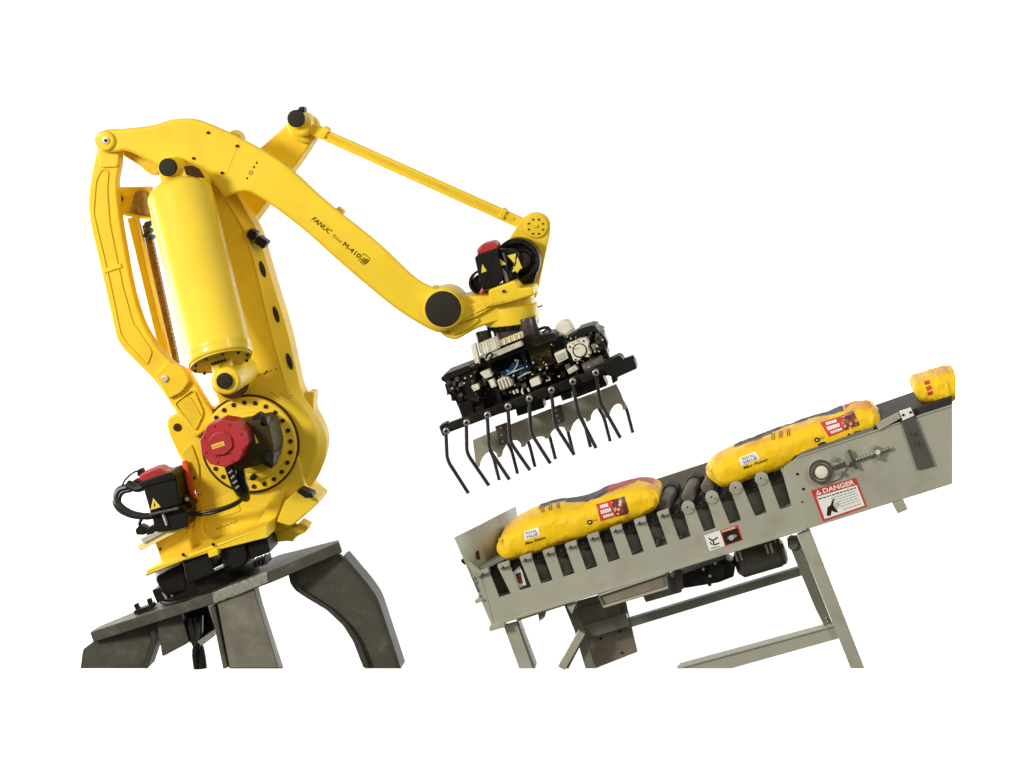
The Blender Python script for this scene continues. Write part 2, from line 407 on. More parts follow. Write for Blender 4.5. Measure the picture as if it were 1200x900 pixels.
# right curved leg
prism('leg', rnd([(341, 660), (392, 646), (402, 653), (428, 684, 14), (440, 701, 14), (467, 783.5, 0), (430, 783.5, 0), (421, 757, 16), (407, 735, 16), (387, 717, 14), (357, 697, 14), (346, 684, 8)], 4, 6), -0.15, -0.11, STEEL, ped, 0.005)
outer = [(336, 663), (340, 684), (347, 693), (361, 702), (383, 715), (402, 733), (414, 752), (426, 783.4)]
inner = [(433.5, 783.4), (421, 752), (408, 732), (389, 714), (364, 698), (353, 691), (347, 683), (344, 660)]
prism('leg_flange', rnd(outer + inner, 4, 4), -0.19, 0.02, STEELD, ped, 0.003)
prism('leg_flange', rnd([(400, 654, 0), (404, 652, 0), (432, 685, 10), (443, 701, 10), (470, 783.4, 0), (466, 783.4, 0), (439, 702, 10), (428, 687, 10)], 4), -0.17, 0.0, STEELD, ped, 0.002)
tube('hose', [(222, 725, -0.1), (228, 748, -0.12), (234, 762, -0.12), (237, 783, -0.12)], 0.030, HOSE, ped)
tube('hose', [(234, 722, -0.1), (233, 748, -0.16), (229, 764, -0.15), (231, 783, -0.13)], 0.022, HOSE, ped)
# small fittings standing on the plate
for c, h in (((161, 714), 6), ((176, 708), 6)):
    bar('plate_bolt', c, (c[0]-2.3, c[1]-h), 5, -0.1, -0.07, BLKM, ped, 0.003)
bar('clamp_block', (157, 719), (178, 711), 5, -0.14, -0.04, BLKM, ped, 0.003)
prism('clamp_block', rnd([(178, 692), (195, 686), (201, 700), (184, 707)], 1), -0.24, -0.10, BLKM, ped, 0.003)
bar('clip', (191, 694), (195, 702), 3, -0.27, -0.25, ZINC, ped, 0.001)
bar('clip', (196, 691), (202, 699), 3, -0.27, -0.25, ZINC, ped, 0.001)

# =================================================================== ROBOT
rob = thing('palletizing_robot', 'large yellow palletizing robot arm with red-capped motor on a steel pedestal', 'robot arm', P(250, 690, 0))

# --- turntable and base
base = cylab('base_drum', P(247, 688, 0.0), P(237, 653, 0.0), 0.300, BLKM, rob, 0.02, 64)
cylab('base_ring', P(248, 689, 0.0), P(246.5, 684, 0.0), 0.318, BLK, rob, 0.008, 64)
prism('lower_sleeve', rnd([(180, 677, 6), (215, 660), (221, 692, 3), (192, 700, 8)], 3), -0.30, -0.15, BLKM, rob, 0.02)
prism('base_cover', rnd([(213, 657), (246, 645), (252, 672, 3), (219, 686, 9)], 2), -0.37, -0.24, BLK, rob, 0.014, 4)
prism('base_cover', rnd([(256, 642), (284, 631, 4), (291, 655, 5), (288, 662, 9), (262, 675, 9)], 2), -0.37, -0.24, BLK, rob, 0.014, 4)
prism('base_cover', rnd([(288, 638), (313, 631), (317, 647), (293, 656)], 2), -0.34, -0.1, BLK, rob, 0.008)
for k in range(4):
    bar('cooling_rib', (296+4.5*k, 659-1.6*k), (298+4.5*k, 667-1.6*k), 2, -0.36, -0.2, BLKM, rob, 0.002)
prism('bracket', rnd([(243, 648), (255, 643), (256, 650), (245, 654)], 1), -0.44, -0.36, YEL, rob, 0.004)
bar('clip', (251, 668), (262, 663), 3.5, -0.44, -0.40, ZINC, rob, 0.002)
# light rim under the swivel frame
prism('swivel_plate', rnd([(170, 676, 2), (172, 668, 2), (214, 652), (245, 641), (286, 626), (313, 616, 2), (314, 630, 2), (250, 646), (214, 658)], 2), -0.40, 0.25, YEL, rob, 0.006)
prism('swivel_neck', rnd([(180, 634), (205, 622, 6), (222, 620), (226, 650), (190, 664)], 3), -0.24, 0.05, YEL2, rob, 0.02)
prism('motor_shelf', rnd([(160, 640), (190, 624), (216, 612), (217, 619), (193, 631), (164, 646)], 2), -0.34, 0.05, CREAM, rob, 0.004)
prism('motor_shelf', rnd([(164, 632), (186, 621), (196, 622), (168, 637)], 1), -0.36, -0.1, ALU, rob, 0.003)
bolt((188, 643), -0.245, 1.5, HOLE, rob, 'socket_bolt', 'soc')
bolt((215, 650), -0.41, 1.7, BLK, rob); bolt((250, 638), -0.41, 1.7, BLK, rob)

# --- swivel frame (shoulder casting)
body = prism('swivel_frame', rnd([(196, 488, 9), (212, 484, 8), (230, 488), (262, 470, 20), (320, 480, 20), (352, 540, 10), (358, 573), (373, 587, 3), (369, 594, 3), (342, 617, 5), (314, 630), (222, 644, 3), (217, 622, 8), (226, 596, 14), (230, 578, 12), (222, 556, 10), (206, 528, 10), (195, 503, 9)], 6, 5), -0.12, 0.22, YEL, rob, 0.016, 4)
# raised rib around the frame and the bolted stop block
prism('frame_rib', rnd([(222, 644, 1), (218, 621, 8), (228, 594, 14), (232, 572, 10), (240, 596, 8), (236, 622, 6), (250, 634, 6), (300, 618, 12), (318, 580, 10), (330, 572, 6), (334, 580, 5), (322, 612, 8), (306, 628, 3)], 4, 5), -0.155, -0.08, YEL, rob, 0.012, 4)
stop = prism('stop_block', rnd([(333, 588, 2), (350, 573), (374, 586), (370, 593), (341, 617, 5), (324, 612)], 3), -0.20, 0.12, YEL, rob, 0.008)
prism('stop_rubber', rnd([(347, 576), (352, 573), (366, 579), (367, 583), (358, 584)], 1), -0.26, -0.14, BLK, rob, 0.004)
prism('cable_lug', rnd([(314, 628), (334, 617), (346, 619), (351, 612), (361, 617), (358, 624), (345, 630), (343, 635), (337, 634), (318, 636)], 1.5), -0.08, 0.06, YEL2, rob, 0.005)
ear_bolt = cyl('ear_hole', (207.5, 501), -0.13, -0.10, 4.8, HOLE, rob)
# side pocket with the hidden axis motor
prism('side_pocket', rnd([(213, 531, 3), (224, 520, 3), (233, 545, 6), (234, 566, 5), (226, 578), (220, 560)], 3), -0.135, -0.10, YEL2, rob, 0.004)
for c in ((222, 549), (228, 560)): bolt(c, -0.137, 1.6, HOLE, rob, 'socket_bolt', 'soc')
tube('orange_hose', [(216, 541, -0.16), (219, 553, -0.18), (223, 572, -0.18), (228, 590, -0.16), (226, 597, -0.12)], 0.020, ORANGE, rob)
tube('orange_hose', [(214, 545, -0.14), (215, 552, -0.15), (221, 560, -0.15)], 0.016, ORANGE, rob)
tube('hose', [(213, 556, -0.10), (217, 570, -0.10), (222, 588, -0.09)], 0.016, HOSE, rob)

# --- lower arm: front face and a sloping right flank
fl = [(176, 260), (190, 206), (240, 206, 10), (262, 228, 12), (291, 280, 14), (305, 335, 20), (320, 397, 20), (338, 462, 20), (356, 478, 10), (368, 500, 25), (372, 522, 25), (364, 552, 25), (346, 575, 25), (315, 588, 25), (285, 588, 25), (250, 570, 20), (236, 545, 20), (232, 520, 20), (244, 490, 15), (257, 474, 5), (252, 460, 5), (252, 437, 5), (222, 400)]
bl = [(180, 256), (196, 206), (252, 206, 10), (276, 222, 8), (303, 268, 12), (321, 330, 20), (340, 392, 20), (354, 456, 10), (366, 478, 8), (381, 500, 20), (386, 522, 25), (377, 556, 25), (358, 580, 25), (322, 592, 25), (285, 592, 25), (254, 572, 20), (240, 545, 20), (236, 520, 20), (248, 490, 15), (261, 474, 5), (256, 460, 5), (256, 437, 5), (226, 400)]
larm = loft('lower_arm', rnd(fl, 6, 5), -0.10, rnd(bl, 6, 5), -0.01, YEL, rob, 0.014, 4)
prism('arm_back_shell', rnd([(200, 210), (262, 214, 8), (300, 268, 12), (318, 330, 20), (337, 392, 20), (350, 456, 10), (376, 500, 25), (381, 522, 25), (372, 556, 25), (340, 580, 25), (285, 588, 25), (254, 570, 20), (240, 520, 20), (256, 470, 5), (252, 437, 5), (222, 400), (190, 260)], 6, 4), -0.01, 0.20, YEL2, rob, 0.02, 3)
prism('stop_lug', rnd([(355, 466), (361, 459), (368, 460), (367, 472), (368, 484), (360, 484)], 2), 0.05, 0.2, YEL, rob, 0.006)
for c, ro in (((307.5, 315.5), 1.28), ((323.3, 368.5), 1.28), ((339, 423.5), 1.28)):
    decal('flank_hole', ell(c, 10.2, 3.1, ro), larm, HOLE, rob, 0.002)  # holes are flat ovals, the shade inside them painted dark
    decal('hole_shade', ell((c[0]-0.6, c[1]-0.4), 8.6, 1.9, ro), larm, INK, rob, 0.0035)
for a, b in (((290, 273), (299, 277)), ((300, 280), (311, 288))):
    bar('rubber_stop', a, b, 10, -0.14, -0.04, BLK, rob, 0.006)
tube('edge_groove', [(277, 244, 0.04), (283, 254, 0.04), (290, 263, 0.04)], 0.008, HOLE, rob)
tube('arm_edge_rib', [(246, 212, -0.10), (264, 232, -0.10), (279, 256, -0.10), (291, 281, -0.10), (305, 335, -0.10), (320, 397, -0.10), (337, 458, -0.09)], 0.009, YEL, rob)
# pin marks stamped on the arm
for k in range(9):
    if k in (4, 7): continue
    decal('stamp_mark', ell((298+3.2*k, 441.5-1.15*k), 0.9, 0.7), larm, INK, rob)
decal('stamp_mark', ell((311.5, 436.5), 1.0, 3.0, 0.5), larm, INK, rob)
for k in range(7): decal('stamp_mark', ell((318+4*k, 460+1.8*(k % 3)+0.6*k), 1.3, 0.55, 0.4), larm, INKB, rob)

# --- gear flange with its bolt ring
gc = (292, 521)
ring = cyl('seal_ring', gc, -0.150, -0.04, 59, HOLE, rob, 0.004, 96)
flg = cyl('gear_flange', gc, -0.185, -0.10, 56.6, YEL, rob, 0.012, 96)
cc = PP(gc, -0.185)
for k in range(24):
    a = 2*math.pi*(k+0.15)/24; r = 50.6*PX*0.987
    bolt(None, 0, 2.6, HOLE, flg, 'flange_bolt', 'soc', L=0.010, at=cc + Vector((r*math.cos(a), 0.0, r*math.sin(a))))
hub = cyl('flange_hub', (296, 523), -0.215, -0.15, 41, YEL, rob, 0.02, 72)
cyl('flange_face', (296, 522), -0.228, -0.19, 34, YEL2, rob, 0.012, 72)
# big motor
mo = prism('motor_housing', rnd([(268, 499, 3), (307, 491), (315, 498, 3), (321, 524), (318, 538, 3), (309, 544), (274, 553, 3), (262, 530)], 3), -0.50, -0.20, OLIVE, rob, 0.012, 3, label='olive-black motor body behind the red cap')
prism('motor_flange', rnd([(300, 490), (313, 493), (323, 535), (318, 550), (308, 545), (290, 500)], 2), -0.36, -0.22, OLIVE, rob, 0.01)
cyl('connector', (300, 491), -0.46, -0.32, 5, BLK, rob); cyl('connector', (316, 536), -0.50, -0.3, 6, BLK, rob)
prism('connector', rnd([(304, 486), (312, 490), (314, 500), (305, 500)], 2), -0.5, -0.4, BLK, rob, 0.005)
prism('connector', rnd([(309, 528), (321, 531), (320, 546), (311, 540)], 2), -0.54, -0.42, BLK, rob, 0.005)
cyl('socket', (296, 560), -0.26, -0.2, 3.6, BLK, rob)
decal('warning_triangle', [(298, 508), (303.5, 519), (300, 519.5)], mo, WARN, rob)
O8 = [(234, 517), (243, 498), (259, 491.5), (275, 494), (287, 507), (289, 521), (280, 540), (264, 548), (246, 544), (236, 532)]
capm = prism('motor_cap', rnd(O8, 1.5), -0.66, -0.48, RED, rob, 0.007, 3)
capi = prism('cap_boss', rnd([(243, 517), (250, 508), (262, 505), (271, 512), (273, 524), (264, 533), (250, 534)], 3), -0.675, -0.64, RED, rob, 0.006)
lb = decal('cap_label', [(247.5, 521.5), (262, 516.8), (263.6, 521.8), (249, 526.5)], capi, WARN, capm, 0.002)
text('cap_lettering', 'FANUC', (249.8, 525.1), (262.2, 521.0), 2.6, capi, INKR, capm, 0.0032, bold=0.01)
for k in range(6): decal('cap_print', ell((254+3.1*k, 535.5-1.0*k+(k % 2)), 1.1, 0.8), capm, INK, capm, 0.002)
for k in range(8):
    a = 2*math.pi*k/8+0.3
    bolt((261.5+23*math.cos(a), 519.5+23*math.sin(a)), -0.662, 1.2, RED, capm, 'cap_screw', 'soc', L=0.006)
# braided motor cable leaving downwards, then across the frame to the left
tube('motor_cable', [(268, 546, -0.5), (273, 560, -0.46), (278, 572, -0.42), (284, 580, -0.36)], 0.026, BLKM, rob)
tube('motor_cable', [(281, 544, -0.46), (283, 560, -0.42), (287, 574, -0.38), (288, 584, -0.32)], 0.026, HOSE, rob)
for t in range(4):
    bar('cable_clip', (268+2.6*t, 555+6*t), (272+2.6*t, 551.5+6*t), 2.0, -0.545+0.025*t, -0.52+0.025*t, ZINC, rob, 0.001)
tube('frame_cable', [(288, 580, -0.34), (278, 590, -0.30), (262, 597, -0.26), (243, 602, -0.24), (222, 603, -0.24), (205, 600, -0.26)], 0.011, HOSE, rob)
tube('frame_cable', [(289, 577, -0.34), (281, 586, -0.31), (264, 594, -0.28), (240, 600, -0.25), (222, 601.5, -0.25)], 0.009, HOSE, rob)
# moulded writing on the frame
for k in range(9): decal('cast_mark', ell((254+2.9*k, 619.5-1.1*k+0.7*(k % 2)), 0.9, 1.1), body, INKB, rob)
prism('cast_panel', rnd([(250, 586), (276, 577), (282, 599), (257, 607)], 3), -0.128, -0.10, YEL, rob, 0.004)

# --- balancer cylinder
At, Bt = P(207, 213, -0.33), P(258.5, 422, -0.72)
L = (Bt-At).length; rr = 0.189
pr = [(0.0, 0), (0.0, rr*0.52), (0.015, rr*0.62), (0.045, rr*0.86), (0.075, rr*0.985), (0.10, rr), (L-0.075, rr), (L-0.07, rr*1.012), (L-0.05, rr*1.012), (L-0.045, rr*1.0), (L-0.02, rr*1.0), (L-0.006, rr*0.99), (L, rr*0.965), (L, 0)]
bal = link('balancer_cylinder', lathe_bm(At, Bt, pr, 96), YELG, rob, ang=0.75)
dax = (Bt-At).normalized(); _, e1, e2 = frame_of(dax)
endc = link('balancer_end_plate', lathe_bm(Bt, Bt+dax, [(-0.004, 0), (-0.004, rr*0.93), (0.012, rr*0.93), (0.014, rr*0.9), (0.014, 0)], 72), YEL2, rob)
for k in range(10):
    a = 2*math.pi*k/10+0.25
    bolt(None, 0, 1.7, BLK, endc, 'end_bolt', 'hex', L=0.014, at=Bt+dax*0.012 + (e1*math.cos(a)+e2*math.sin(a))*rr*0.83, dirv=dax)
# rod, knuckle and pin at its foot
cylab('balancer_rod', Bt, P(264, 443, -0.68), 0.062, YEL, rob)
for k in range(5): bolt((249+3.6*k, 426.5-1.1*k), -0.82+0.01*k, 1.4, BLK, rob, 'gland_bolt', 'hex')
cyl('knuckle', (265, 446.5), -0.79, -0.30, 17, YEL, rob, 0.02, 56)
cyl('knuckle_seal', (271, 448), -0.30, -0.26, 20, HOLE, rob, 0.004, 56)
cyl('knuckle_boss', (268, 448), -0.27, 0.05, 22, YEL, rob, 0.02, 56)
cyl('pin_cap', (262.5, 446.8), -0.815, -0.78, 9.6, CAP, rob, 0.006, 48)
# top clevis pin
cyl('clevis_boss', (196.5, 197), -0.44, -0.1, 12, YEL, rob, 0.01, 48)
cyl('pin_cap', (196, 196.3), -0.47, -0.43, 10.6, CAP, rob, 0.006, 48)
prism('clevis', rnd([(186, 204), (205, 196), (222, 198), (238, 208), (240, 218), (190, 222)], 4), -0.42, -0.2, YEL, rob, 0.01)
prism('arm_slot', rnd([(215, 195), (224, 194, 3), (232, 198), (239, 208.5), (226, 207), (218, 205)], 1.5), -0.435, -0.40, HOLE, rob, 0.002)

# --- upper arm
ua = [(113, 158, 8), (122, 152, 6), (150, 151, 20), (182, 147, 20), (200, 140, 15), (228, 138.5, 18), (250, 147, 12), (273, 157, 8), (305, 174, 25), (340, 196, 25), (382, 236, 30), (445, 285, 30), (488, 328, 25), (510, 338, 10),
      (536, 349, 10), (541, 362, 10), (534, 384, 12), (516, 391, 8), (497, 383, 20), (462, 361, 25), (400, 309, 30), (360, 272, 30), (325, 245, 15), (306, 232, 14), (290, 224, 14), (275, 227, 10), (265, 232, 5), (252, 216, 10), (240, 208, 8), (212, 206), (187, 196, 12), (166, 184, 12), (148, 176, 8), (134, 179, 8), (118, 178, 8), (110, 168, 8)]
ua_f = rnd(ua, 6, 6)
uarm = loft('upper_arm', ua_f, -0.24, [(x+0.6, y-0.6) for x, y in ua_f], 0.10, YEL, rob, 0.022, 5)
prism('arm_fork', rnd([(142, 175), (158, 178, 8), (187, 194, 6), (186, 206, 6), (176, 205, 6), (160, 192, 6), (143, 182)], 4), -0.05, 0.15, YEL2, rob, 0.012)
cyl('pivot_boss', (122, 165), -0.265, -0.2, 12, YEL, rob, 0.012, 48)
pc = cyl('pivot_pin', (123.5, 164.5), -0.275, -0.25, 4.4, ALU, rob); cyl('pivot_center', (123.5, 164.5), -0.281, -0.27, 1.8, HOLE, rob)
# bolted inspection cover
cov = prism('inspection_cover', rnd([(243.5, 149, 3), (281, 166, 3), (264, 208, 3), (244, 202, 6), (222, 189, 3)], 3), -0.2425, -0.23, YEL, rob, 0.001)
for c in ((244, 155.5), (278, 171), (227, 185.5), (260.5, 202.5)): bolt(c, -0.243, 1.7, HOLE, rob, 'socket_bolt', 'soc')
def seam(name, a, b, tgt, m, par, wd=0.55): decal(name, bar_pts(a, b, wd), tgt, m, par, 0.0012)
seam('cover_seam', (242, 157), (227, 183), uarm, INKB, rob); seam('cover_seam', (243, 198), (260, 206), uarm, INKB, rob, 0.7)
prism('lifting_pad', rnd([(268, 157), (272, 152, 2), (280, 156, 2), (284, 164)], 1), -0.12, 0.0, YEL, rob, 0.003)
# level mark: dashes and a target ring
for a, b in (((301.5, 189.5), (300.3, 192)), ((298.5, 194.5), (297, 197)), ((290.3, 207.8), (289.2, 210))): decal('level_mark', bar_pts(a, b, 1.7), uarm, INK, rob)
decal('level_mark', ell((294, 202.3), 2.6, 2.6), uarm, INKB, rob); decal('level_mark', ell((294, 202.3), 1.3, 1.3), uarm, YEL, rob, 0.003)
text('arm_lettering', 'FANUC', (364.8, 257.3), (386.4, 274.8), 5.6, uarm, INK, rob, bold=0.012, shear=0.25)
text('arm_lettering', 'Robot', (389.3, 277), (399.5, 285.6), 4.4, uarm, INKB, rob, shear=0.2)
text('arm_lettering', 'M-410', (401, 287.6), (420, 303), 5.6, uarm, INK, rob)
text('arm_lettering', 'M-410', (401.3, 287.3), (420.3, 302.7), 5.6, uarm, INK, rob, off=0.0025)
text('arm_lettering', 'iB', (423.0, 304.3), (429.5, 309.6), 5.2, uarm, INK, rob, bold=0.02, shear=0.2)
q = [(421.5, 302.8), (426.5, 297.0), (433.8, 303.0), (428.8, 309.0)]
for i in range(4): decal('letter_frame', bar_pts(q[i], q[(i+1) % 4], 0.6), uarm, INK, rob)
text('arm_lettering', '160', (419.8, 305.6), (426.8, 311.2), 2.8, uarm, INK, rob)
prism('cable_clip', rnd([(393, 246), (396, 242), (403, 248), (401, 252)], 1), -0.05, 0.02, YEL2, rob, 0.002)
# elbow
cyl('elbow_boss', (519, 363), -0.26, 0.04, 25, YEL, rob, 0.015, 64)
cyl('elbow_rim', (519, 362.5), -0.275, -0.25, 23, YEL, rob, 0.006, 64)
cyl('elbow_cap', (519, 362.3), -0.283, -0.26, 21.2, CAP, rob, 0.005, 64)
cyl('grease_plug', (509, 340), -0.18, -0.10, 5, YEL2, rob)

# --- lever behind the arm and the parallel rods
lev = loft('lever', rnd([(340, 140, 6), (366, 146, 6), (371, 158, 5), (349, 190), (291, 264, 4), (250, 240, 6), (302, 176), (334, 148)], 4), 0.28,
           rnd([(342, 138, 6), (370, 144, 6), (377, 158, 5), (356, 190), (297, 268, 4), (254, 240, 6), (306, 176), (338, 146)], 4), 0.40, YEL, rob, 0.01)
cyl('lever_boss', (350, 146), 0.10, 0.30, 14.5, YEL, rob, 0.02, 48)
cyl('lever_boss', (356, 151), 0.22, 0.34, 17, YEL2, rob, 0.02, 48)
cyl('pin_cap', (346.5, 139), 0.04, 0.08, 10.2, CAP, rob, 0.006, 48)
cyl('pin_head', (347.5, 140), 0.075, 0.14, 11.2, YEL, rob, 0.006, 48)
cyl('grease_nipple', (353, 129), 0.08, 0.16, 4, BLKM, rob)
rodo = prism('parallel_rod', rnd([(361, 146, 3), (371, 146, 3), (383, 153), (600, 250), (615, 257, 3), (612, 268, 3), (604, 266), (378, 164), (358, 155, 3)], 2), 0.16, 0.22, YEL, rob, 0.008)
bar('rod_web', (381, 157.5), (602, 257), 3.4, 0.150, 0.17, YEL2, rob, 0.002)
prism('rod_collar', bar_pts((376, 153), (383, 157), 13), 0.14, 0.23, YEL, rob, 0.006)
prism('rod_collar', bar_pts((586, 249), (592, 252), 12.5), 0.14, 0.23, YEL, rob, 0.006)

# --- rear link, cross lever and thin rod
rl = [(115, 168, 5), (126, 168), (140, 172, 6), (141, 192, 10), (136, 214, 20), (140, 255, 30), (155, 340, 30), (168, 381, 15), (186, 410, 10), (205, 428, 8), (219, 434, 5), (240, 469, 8), (251, 486, 6), (240, 505, 6), (229, 514, 3), (207, 484, 10), (181, 446, 10), (144, 409, 8), (136, 397, 10), (121, 330, 30), (102, 248, 25), (105, 212, 25)]
rlink = prism('rear_link', rnd(rl, 5, 6), -0.16, -0.07, YEL, rob, 0.016, 4)
# recessed panel edges of the link casting: raised rims
rim1 = [(119, 198), (127, 200), (125, 222), (128, 262), (143, 335), (155, 378), (178, 412), (172, 428), (148, 402), (141, 392), (127, 325), (109, 250), (112, 212)]
def rimloop(name, pts, y0, y1, wd, m, par):
    pts = rnd(pts, 5, 4); c = Vector((sum(p[0] for p in pts)/len(pts), sum(p[1] for p in pts)/len(pts)))
    bm = bmesh.new(); n = len(pts); O = []; I = []; O2 = []; I2 = []
    for i in range(n):
        a, b, d = Vector(pts[i-1]), Vector(pts[i]), Vector(pts[(i+1) % n])
        t = (d-a).normalized(); nr = Vector((-t.y, t.x))
        o_ = b + nr*wd/2; i_ = b - nr*wd/2
        for Lx, q_, yy in ((O, o_, y0), (I, i_, y0), (O2, o_, None), (I2, i_, None)):
            if yy is None:
                f = PP(q_, y0); Lx.append(bm.verts.new((f.x, y1, f.z)))
            else: Lx.append(bm.verts.new(PP(q_, yy)))
    for i in range(n):
        j = (i+1) % n
        bm.faces.new((O[i], O[j], I[j], I[i])); bm.faces.new((O[i], O2[i], O2[j], O[j])); bm.faces.new((I[i], I[j], I2[j], I2[i]))
    return link(name, bm, m, par, 0.003, 2)
rimloop('link_rib', rim1, -0.170, -0.15, 1.3, YEL, rob)
prism('link_web', bar_pts((121, 318), (142, 311), 5), -0.172, -0.15, YEL, rob, 0.004)
prism('link_head', rnd([(114, 174, 4), (126, 176, 4), (140, 176, 4), (138, 196, 5), (117, 197, 4)], 3), -0.18, -0.1, YEL, rob, 0.01)
lnk2 = prism('link_clamp', rnd([(181, 440, 3), (196, 424, 4), (214, 431, 4), (222, 447, 5), (213, 460, 4), (197, 468, 4)], 4), -0.20, -0.12, YEL, rob, 0.01)
bolt((193.5, 443.5), -0.203, 4.0, ALU, rob, 'link_pin', 'soc')
prism('link_foot', rnd([(206, 472), (222, 463, 4), (236, 487, 4), (232, 497), (226, 505)], 4), -0.168, -0.14, YEL2, rob, 0.004)
rimloop('link_rib', [(204, 473), (226, 456), (238, 484), (228, 505)], -0.178, -0.15, 1.6, YEL, rob)
prism('cross_lever', rnd([(134, 220), (176, 219), (182, 258), (138, 250)], 3), 0.06, 0.14, YEL2, rob, 0.008)
prism('lever_recess', rnd([(158, 224, 4), (172, 223), (176, 254), (151, 248, 4), (155, 236)], 3), 0.045, 0.10, CHAIN, rob, 0.004, label='recess of the cross lever with its shade painted brown')  # raised piece whose brown stands for the shade in the recess
bolt((140.5, 233), 0.05, 4, HOLE, rob, 'link_pin', 'soc')
bar('lever_edge', (137, 249.5), (184, 258), 3, 0.02, 0.12, YEL, rob, 0.004)
bar('thin_rod', (153.5, 255), (194, 423), 10, 0.02, 0.07, YEL, rob, 0.008)
bar('thin_rod', (160, 255), (199, 422), 3, -0.01, 0.03, YEL, rob, 0.004)
cvr = bar('cable_cover', (170, 264), (205, 428), 8, 0.10, 0.16, CHAIN, rob, 0.006)
for k in range(36):
    t = k/35; c = (168.3+35*t, 264+161*t)
    bar('cover_rib', (c[0]-1.5, c[1]+0.5), (c[0]+6.5, c[1]-1.5), 1.3, 0.09, 0.12, CHAIN, rob, 0.001)
for c, r_ in (((172, 263), 3.5), ((173, 271), 3), ((170, 276), 2.5), ((175, 279), 3)):
    cyl('fitting', c, 0.0, 0.10, r_, BLKM, rob)

# --- left motor
ml = prism('motor_housing', rnd([(166, 566, 2), (200, 555), (206, 559), (211, 592, 2), (176, 602, 2)], 2), -0.40, -0.16, BLK, rob, 0.012, 3, label='black motor body with a yellow warning triangle')
prism('motor_foot', rnd([(177, 603), (214, 592), (220, 600), (219, 618), (204, 622), (182, 624)], 3), -0.38, -0.14, BLK, rob, 0.012)
bar('motor_band', (175, 603.5), (209, 596), 3.2, -0.43, -0.36, SHAFT, rob, 0.004)
bar('motor_band', (190, 602), (195, 616), 2, -0.41, -0.36, ALU, rob, 0.002)
caps = prism('motor_cap', rnd([(160, 563, 2), (165, 555), (178, 549.5), (186, 548.5), (192, 552), (201, 553), (202, 556), (170, 566)], 2), -0.36, -0.2, RED, rob, 0.012, label='red cap of the left motor')
prism('cap_base', rnd([(162, 566), (200, 553), (206, 557), (206, 561), (166, 572)], 1.5), -0.41, -0.16, BLK, rob, 0.006)
bar('cap_tab', (203, 559), (208.5, 558), 3, -0.35, -0.30, BLK, rob, 0.002)
decal('warning_triangle', [(179.5, 583.5), (188.5, 594), (176.5, 597.5)], ml, WARN, rob, 0.002)
decal('warning_sign', [(180.2, 587), (182.5, 592), (180.5, 594.5), (180.5, 591)], ml, INK, rob, 0.0035)
for j, (dx, dy, r_) in enumerate(((0, 0, 0.021), (3, 3, 0.016), (-2, 4, 0.014))):
    tube('cable_loop', [(164+dx, 563+dy, -0.3), (152+dx, 570+dy, -0.32), (140+dx, 574+dy, -0.32), (136+dx, 584+dy, -0.33), (142+dx, 594+dy, -0.34), (155+dx, 602+dy*0.6, -0.35), (170+dx, 605+dy*0.3, -0.36), (180, 604, -0.37)], r_, HOSE, rob)
tube('cable_loop', [(164, 552, -0.3), (158, 553, -0.31), (152, 557, -0.31), (145, 565, -0.31), (142, 576, -0.31)], 0.006, HOSE, rob)
tube('cable_loop', [(150, 567, -0.34), (160, 572, -0.36), (170, 569, -0.36)], 0.026, HOSE, rob)
tube('cable_loop', [(168, 606, -0.36), (164, 612, -0.36), (164, 618, -0.34)], 0.010, HOSE, rob)
prism('connector', rnd([(158, 621), (164, 615), (172, 619), (170, 627), (160, 627)], 2), -0.36, -0.28, BLK, rob, 0.006)
prism('connector', rnd([(170, 620), (178, 616), (184, 621), (180, 627), (171, 627)], 2), -0.36, -0.28, BLKM, rob, 0.006)
prism('connector', rnd([(160, 551), (166, 549), (168, 556), (161, 559)], 2), -0.34, -0.28, BLK, rob, 0.004)
prism('frame_shade_block', rnd([(206, 584), (216, 580), (226, 592), (221, 602), (210, 600)], 3), -0.3, -0.14, BLKM, rob, 0.008)
bolt((219, 585), -0.31, 2, ALU, rob)

# --- wrist
prism('wrist_fork', rnd([(532, 350, 5), (545, 347, 4), (575, 346), (600, 352, 5), (600, 372), (560, 384, 8), (546, 392, 8), (534, 399, 6), (520, 395, 6), (513, 386, 6)], 4, 5), -0.17, 0.14, YEL, rob, 0.018, 4)
prism('fork_step', rnd([(541, 359, 4), (575, 350), (590, 352), (560, 371, 6), (536, 380, 4)], 3), -0.20, -0.14, YEL, rob, 0.01)
prism('fork_rib', rnd([(523, 386, 3), (560, 372, 5), (562, 376), (548, 387), (530, 394, 4)], 3), -0.19, -0.12, YEL2, rob, 0.01)
prism('wrist_plate', rnd([(612, 256, 9), (622, 249, 8), (634, 249, 9), (644, 257, 8), (645, 270, 12), (634, 322, 6), (628, 350, 4), (596, 350, 4), (596, 280)], 6, 6), 0.12, 0.17, YEL, rob, 0.008, 4)
wp = cyl('plate_boss', (628, 265), 0.105, 0.14, 14, YEL, rob, 0.006, 56)
for k in range(8):
    a = 2*math.pi*k/8+0.4
    bolt((628+9*math.cos(a), 265.5+9*math.sin(a)), 0.104, 1.15, HOLE, rob, 'socket_bolt', 'soc', L=0.006)
bolt((628.5, 265), 0.104, 1.8, YEL2, rob)
ctr = P(606.5, 305, -0.05)
def ring_y(name, c, y0, y1, ro, ri, m, par, n=56):
    A = PP(c, y0); Bv = Vector((A.x, y1, A.z)); Lg = (y1-y0); s = PX*(DIST+y0)/DIST; ro *= s; ri *= s
    return link(name, lathe_bm(A, Bv, [(0, ri), (0, ro-0.004), (0.004, ro), (Lg-0.004, ro), (Lg, ro-0.004), (Lg, ri), (0, ri)], n), m, par)
ring_y('cable_guard', (606, 306), -0.02, 0.11, 26.5, 21, BLKM, rob)
